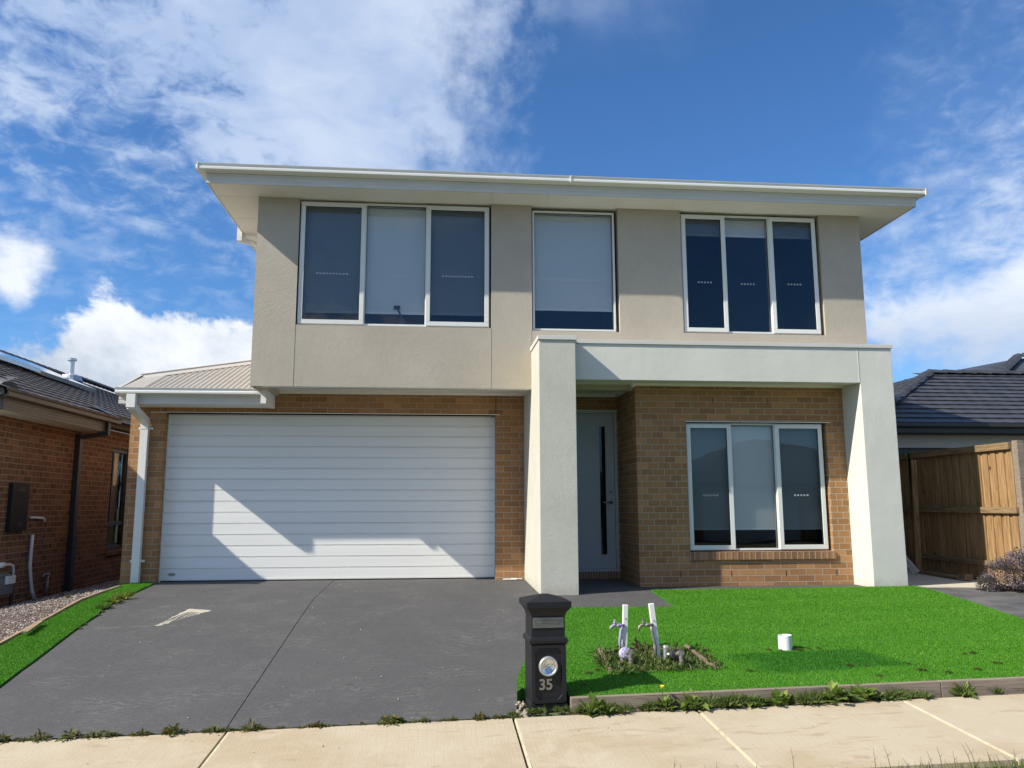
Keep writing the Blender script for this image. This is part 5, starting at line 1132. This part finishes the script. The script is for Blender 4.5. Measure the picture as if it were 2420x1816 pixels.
it = [(sm[i % 4], rw.uniform(-4.2, -.25), -5.940+rw.uniform(-.012, .012), rw.uniform(.30, .85)) for i in range(110)]
fringe(it, 'weed_fringe', 'sparse reddish weeds fringing the joint of driveway and footpath')
put(big[1], -1.15, -5.93, .55, 'taller green weed at the middle of the driveway joint', GD)
for i, (x, y) in enumerate([(-.08, -5.86), (.04, -5.86), (.10, -5.85), (-.16, -5.86), (-.30, -5.9)]): put(gt[i % 3], x, y, .5, 'small grass tuft at the letterbox foot, '+['middle one of five', 'fourth from the left', 'rightmost of five', 'second from the left', 'leftmost of five'][i], 'grass tufts at the letterbox foot')
GL = 'weeds on the lawn'
for i, (x, y, s) in enumerate(sorted([(2.64, -5.26, .8), (2.78, -5.3, .5), (3.14, -5.5, .9), (3.16, -5.28, .6), (3.93, -5.01, .9), (3.85, -5.02, .6), (3.9, -5.38, .8), (2.20, -4.62, .7), (2.47, -4.67, .8), (2.44, -4.63, .7), (2.68, -4.62, .7), (2.58, -4.62, .6), (2.30, -4.66, .6), (1.75, -5.3, .7), (.40, -5.18, .8), (.5, -5.1, .8), (1.62, -4.55, .8), (3.3, -5.6, .8), (2.7, -5.62, .7), (3.6, -5.55, .8), (.3, -5.5, .6), (4.4, -5.1, .8)])):
    put(sm[i % 4], x, y, s, 'small brownish weed on the artificial lawn, '+ORD[i]+' from the left', GL, z=glawn(x, y)+.01, flat=.6)
GP_ = 'weeds on the turf strip edge'
put(yl[0], -4.66, -1.66, 1.1, 'yellowish spiky weed clump at the far end of the turf strip', GP_); put(yl[1], -4.68, -1.9, .95, 'yellowish spiky weed clump just before the far one', GP_)
put(gt[0], -4.68, -2.2, .95, 'grey green weed clump on the driveway edge of the turf strip', GP_)
for x, y in ((-4.62, -2.5), (-4.6, -2.9), (-4.63, -2.35), (-4.58, -3.05)): put(sm[1], x, y, .8, 'small dry weed on the driveway side of the turf, '+{-2.5: 'second', -2.9: 'third', -2.35: 'first', -3.05: 'fourth'}[y]+' past the clump', GP_)
for i, (x, y) in enumerate([(-5.9, -.3), (-6.2, .3), (-5.7, -.7)]): put(sm[i], x, y, .9, 'small weed in the gravel, '+['nearest the middle of the bed', 'closest to the brown brick wall', 'closest to the timber edging'][i], 'weeds in the gravel')
# ground cover in the meter bed
rg = random.Random(77); V = []; Fc = []
for i in range(6500):
    x = rg.gauss(1.08, .33); y = rg.gauss(-4.95, .26)
    e_ = max(abs(x-1.06)/.46, abs(y+4.82)/.36)
    if e_ > 1.12 or y > -4.40 or (y < -5.10 and rg.random() < .3): continue
    a = rg.uniform(0, 6.28); e = rg.uniform(.1, 1.35); add_leaf(V, Fc, (x, y, g(x, y)+(.03 if e_ > 1 else 0)-.02+rg.uniform(0, .045)), (math.cos(a)*math.cos(e), math.sin(a)*math.cos(e), math.sin(e)), rg.uniform(.04, .12), rg.uniform(.007, .020), rg.uniform(0, .5), rg)
me = bpy.data.meshes.new('ground_cover'); me.from_pydata(V, [], Fc); me.materials.append(leaf_mat('bed_leaf', [(.045, .08, .02), (.11, .17, .045), (.07, .11, .03), (.17, .22, .07), (.12, .11, .045)])); o = bpy.data.objects.new('ground_cover', me); col.objects.link(o)
tagit(o, 'mixed weeds crowding the timber framed meter bed', 'weeds', kind='stuff')
put(rosette(900, .16, .20, 26, 'weed_dark', 'weed', .35), 1.03, -4.52, 1.0, 'dark thistle like weed between the two white stakes', 'weeds in the meter bed')
put(big[0], 1.47, -4.62, .95, 'leafy weed in the back right corner of the meter bed', 'weeds in the meter bed'); put(big[2], .66, -4.50, .7, 'leafy weed in the back left corner of the meter bed', 'weeds in the meter bed')
# nature strip grass on this side of the footpath
NS = [(-8, -7.22), (9, -7.22), (9, -9.5), (-8, -9.5)]
me = blades('nature_strip', NS, lambda x, y: g(x, y)-.02, 60000, .03, .075, 9, 'grass_wild', wd=.004)
o = bpy.data.objects.new('nature_strip', me); col.objects.link(o); tagit(o, 'rough grass verge on the street side of the footpath', 'grass', kind='stuff')
rg = random.Random(5); k = 0
for ist, x in enumerate((-.35, -.28, .52, .57, .73, .78, .94, 1.0, 1.25, 1.7, 1.83, 1.93, 1.99, 2.05, 2.12, 2.2, 2.3, 2.36, 2.45, 2.55, 2.62)):
    mb = MB(); y = -7.28+rg.uniform(-.05, .03); h = rg.uniform(.07, .16); lx = rg.uniform(-.05, .03); z = g(x, y)-.01
    if x < 1.5: y = -7.12-rg.uniform(0, .05)-.06
    mb.tube([(x, y, z), (x+lx*.5, y+.01, z+h*.6), (x+lx, y+.025, z+h)], [.0022, .0016, .0007], 5); mb.tube([(x+lx*.5, y+.01, z+h*.6), (x+lx*.5+.02, y+.01, z+h*.75)], [.0014, .0005], 4)
    tagit(mb.build('grass_stalk', 'straw'), 'thin seed stalk rising from the verge, '+ORD[ist]+' from the left', 'grass stalk', 'seed stalks on the verge')
# shrub
SBX = 6.78
SB = empty('flowering_shrub', (SBX, -2.2, g(7, -1.95)), 'dusty green and purple shrub in front of the timber fence', 'shrub')
rg = random.Random(12); V = []; Fc = []
blobs = [(6.72, -2.15, .20, .30), (6.95, -2.20, .32, .30), (6.46, -2.05, .16, .20), (6.72, -2.45, .08, .26), (7.05, -2.45, .18, .35), (6.25, -2.05, .03, .13), (7.25, -2.2, .34, .33), (6.55, -2.25, .24, .22)]
for i in range(15000):
    bx1, by1, bz1, br = blobs[rg.randrange(8)]
    a = rg.uniform(0, 6.28); zz_ = rg.uniform(-1, 1); q = math.sqrt(1-zz_*zz_); rad = br*(.55+.5*rg.random()**.6)*(1+.12*math.sin(a*5+bx1*9))
    p = (bx1+rad*q*math.cos(a)-SBX, by1+rad*q*math.sin(a)+2.2, bz1+rad*zz_-g(7, -1.95))
    if p[2] < -.02: continue
    add_leaf(V, Fc, p, (q*math.cos(a)+rg.uniform(-.6, .6), q*math.sin(a)+rg.uniform(-.6, .6), zz_+rg.uniform(-.3, .9)), rg.uniform(.018, .045), rg.uniform(.010, .02), 0, rg)
me = bpy.data.meshes.new('foliage'); me.from_pydata(V, [], Fc); me.materials.append(MAT['shrub_leaf']); o = bpy.data.objects.new('foliage', me); col.objects.link(o); o.parent = SB
mb = MB()
for bx1, by1, bz1, br in blobs:
    for q in range(3): mb.tube([(0, 0, -.03), ((bx1-SBX)*.5+rg.uniform(-.05, .05), (by1+2.2)*.5, bz1*.5), (bx1-SBX+rg.uniform(-.15, .15), by1+2.2+rg.uniform(-.1, .1), bz1+rg.uniform(0, br))], [.012, .008, .003], 6)
mb.build('stems', 'twig', SB)

# ------------------------------------------------------------------ every separate small piece becomes a part of its own
def split_loose(o):
    bm = bmesh.new(); bm.from_mesh(o.data); bm.verts.ensure_lookup_table(); seen = set(); groups = []
    for v in bm.verts:
        if v.index in seen: continue
        st = [v]; seen.add(v.index); grp = []
        while st:
            q = st.pop(); grp.append(q.index)
            for e in q.link_edges:
                r_ = e.other_vert(q)
                if r_.index not in seen: seen.add(r_.index); st.append(r_)
        groups.append(set(grp))
    bm.free()
    if len(groups) < 2: return
    for gr in groups[1:]:
        me = o.data.copy(); c_ = o.copy(); c_.data = me; col.objects.link(c_)
        bm = bmesh.new(); bm.from_mesh(me); bmesh.ops.delete(bm, geom=[v for v in bm.verts if v.index not in gr], context='VERTS'); bm.to_mesh(me); bm.free()
    bm = bmesh.new(); bm.from_mesh(o.data); bmesh.ops.delete(bm, geom=[v for v in bm.verts if v.index not in groups[0]], context='VERTS'); bm.to_mesh(o.data); bm.free()
for o in list(bpy.data.objects):
    if o.type == 'MESH' and o.name.split('.')[0] in ('door_track', 'render_joint', 'weep_joint', 'expansion_joint', 'fascia_cover', 'gutter_joiner', 'parapet_cap', 'steel_lintel', 'soffit_joint', 'vent_louvres', 'kerb', 'rear_wall', 'cornice', 'overhang_trim', 'overhang_soffit', 'soffit'): split_loose(o)
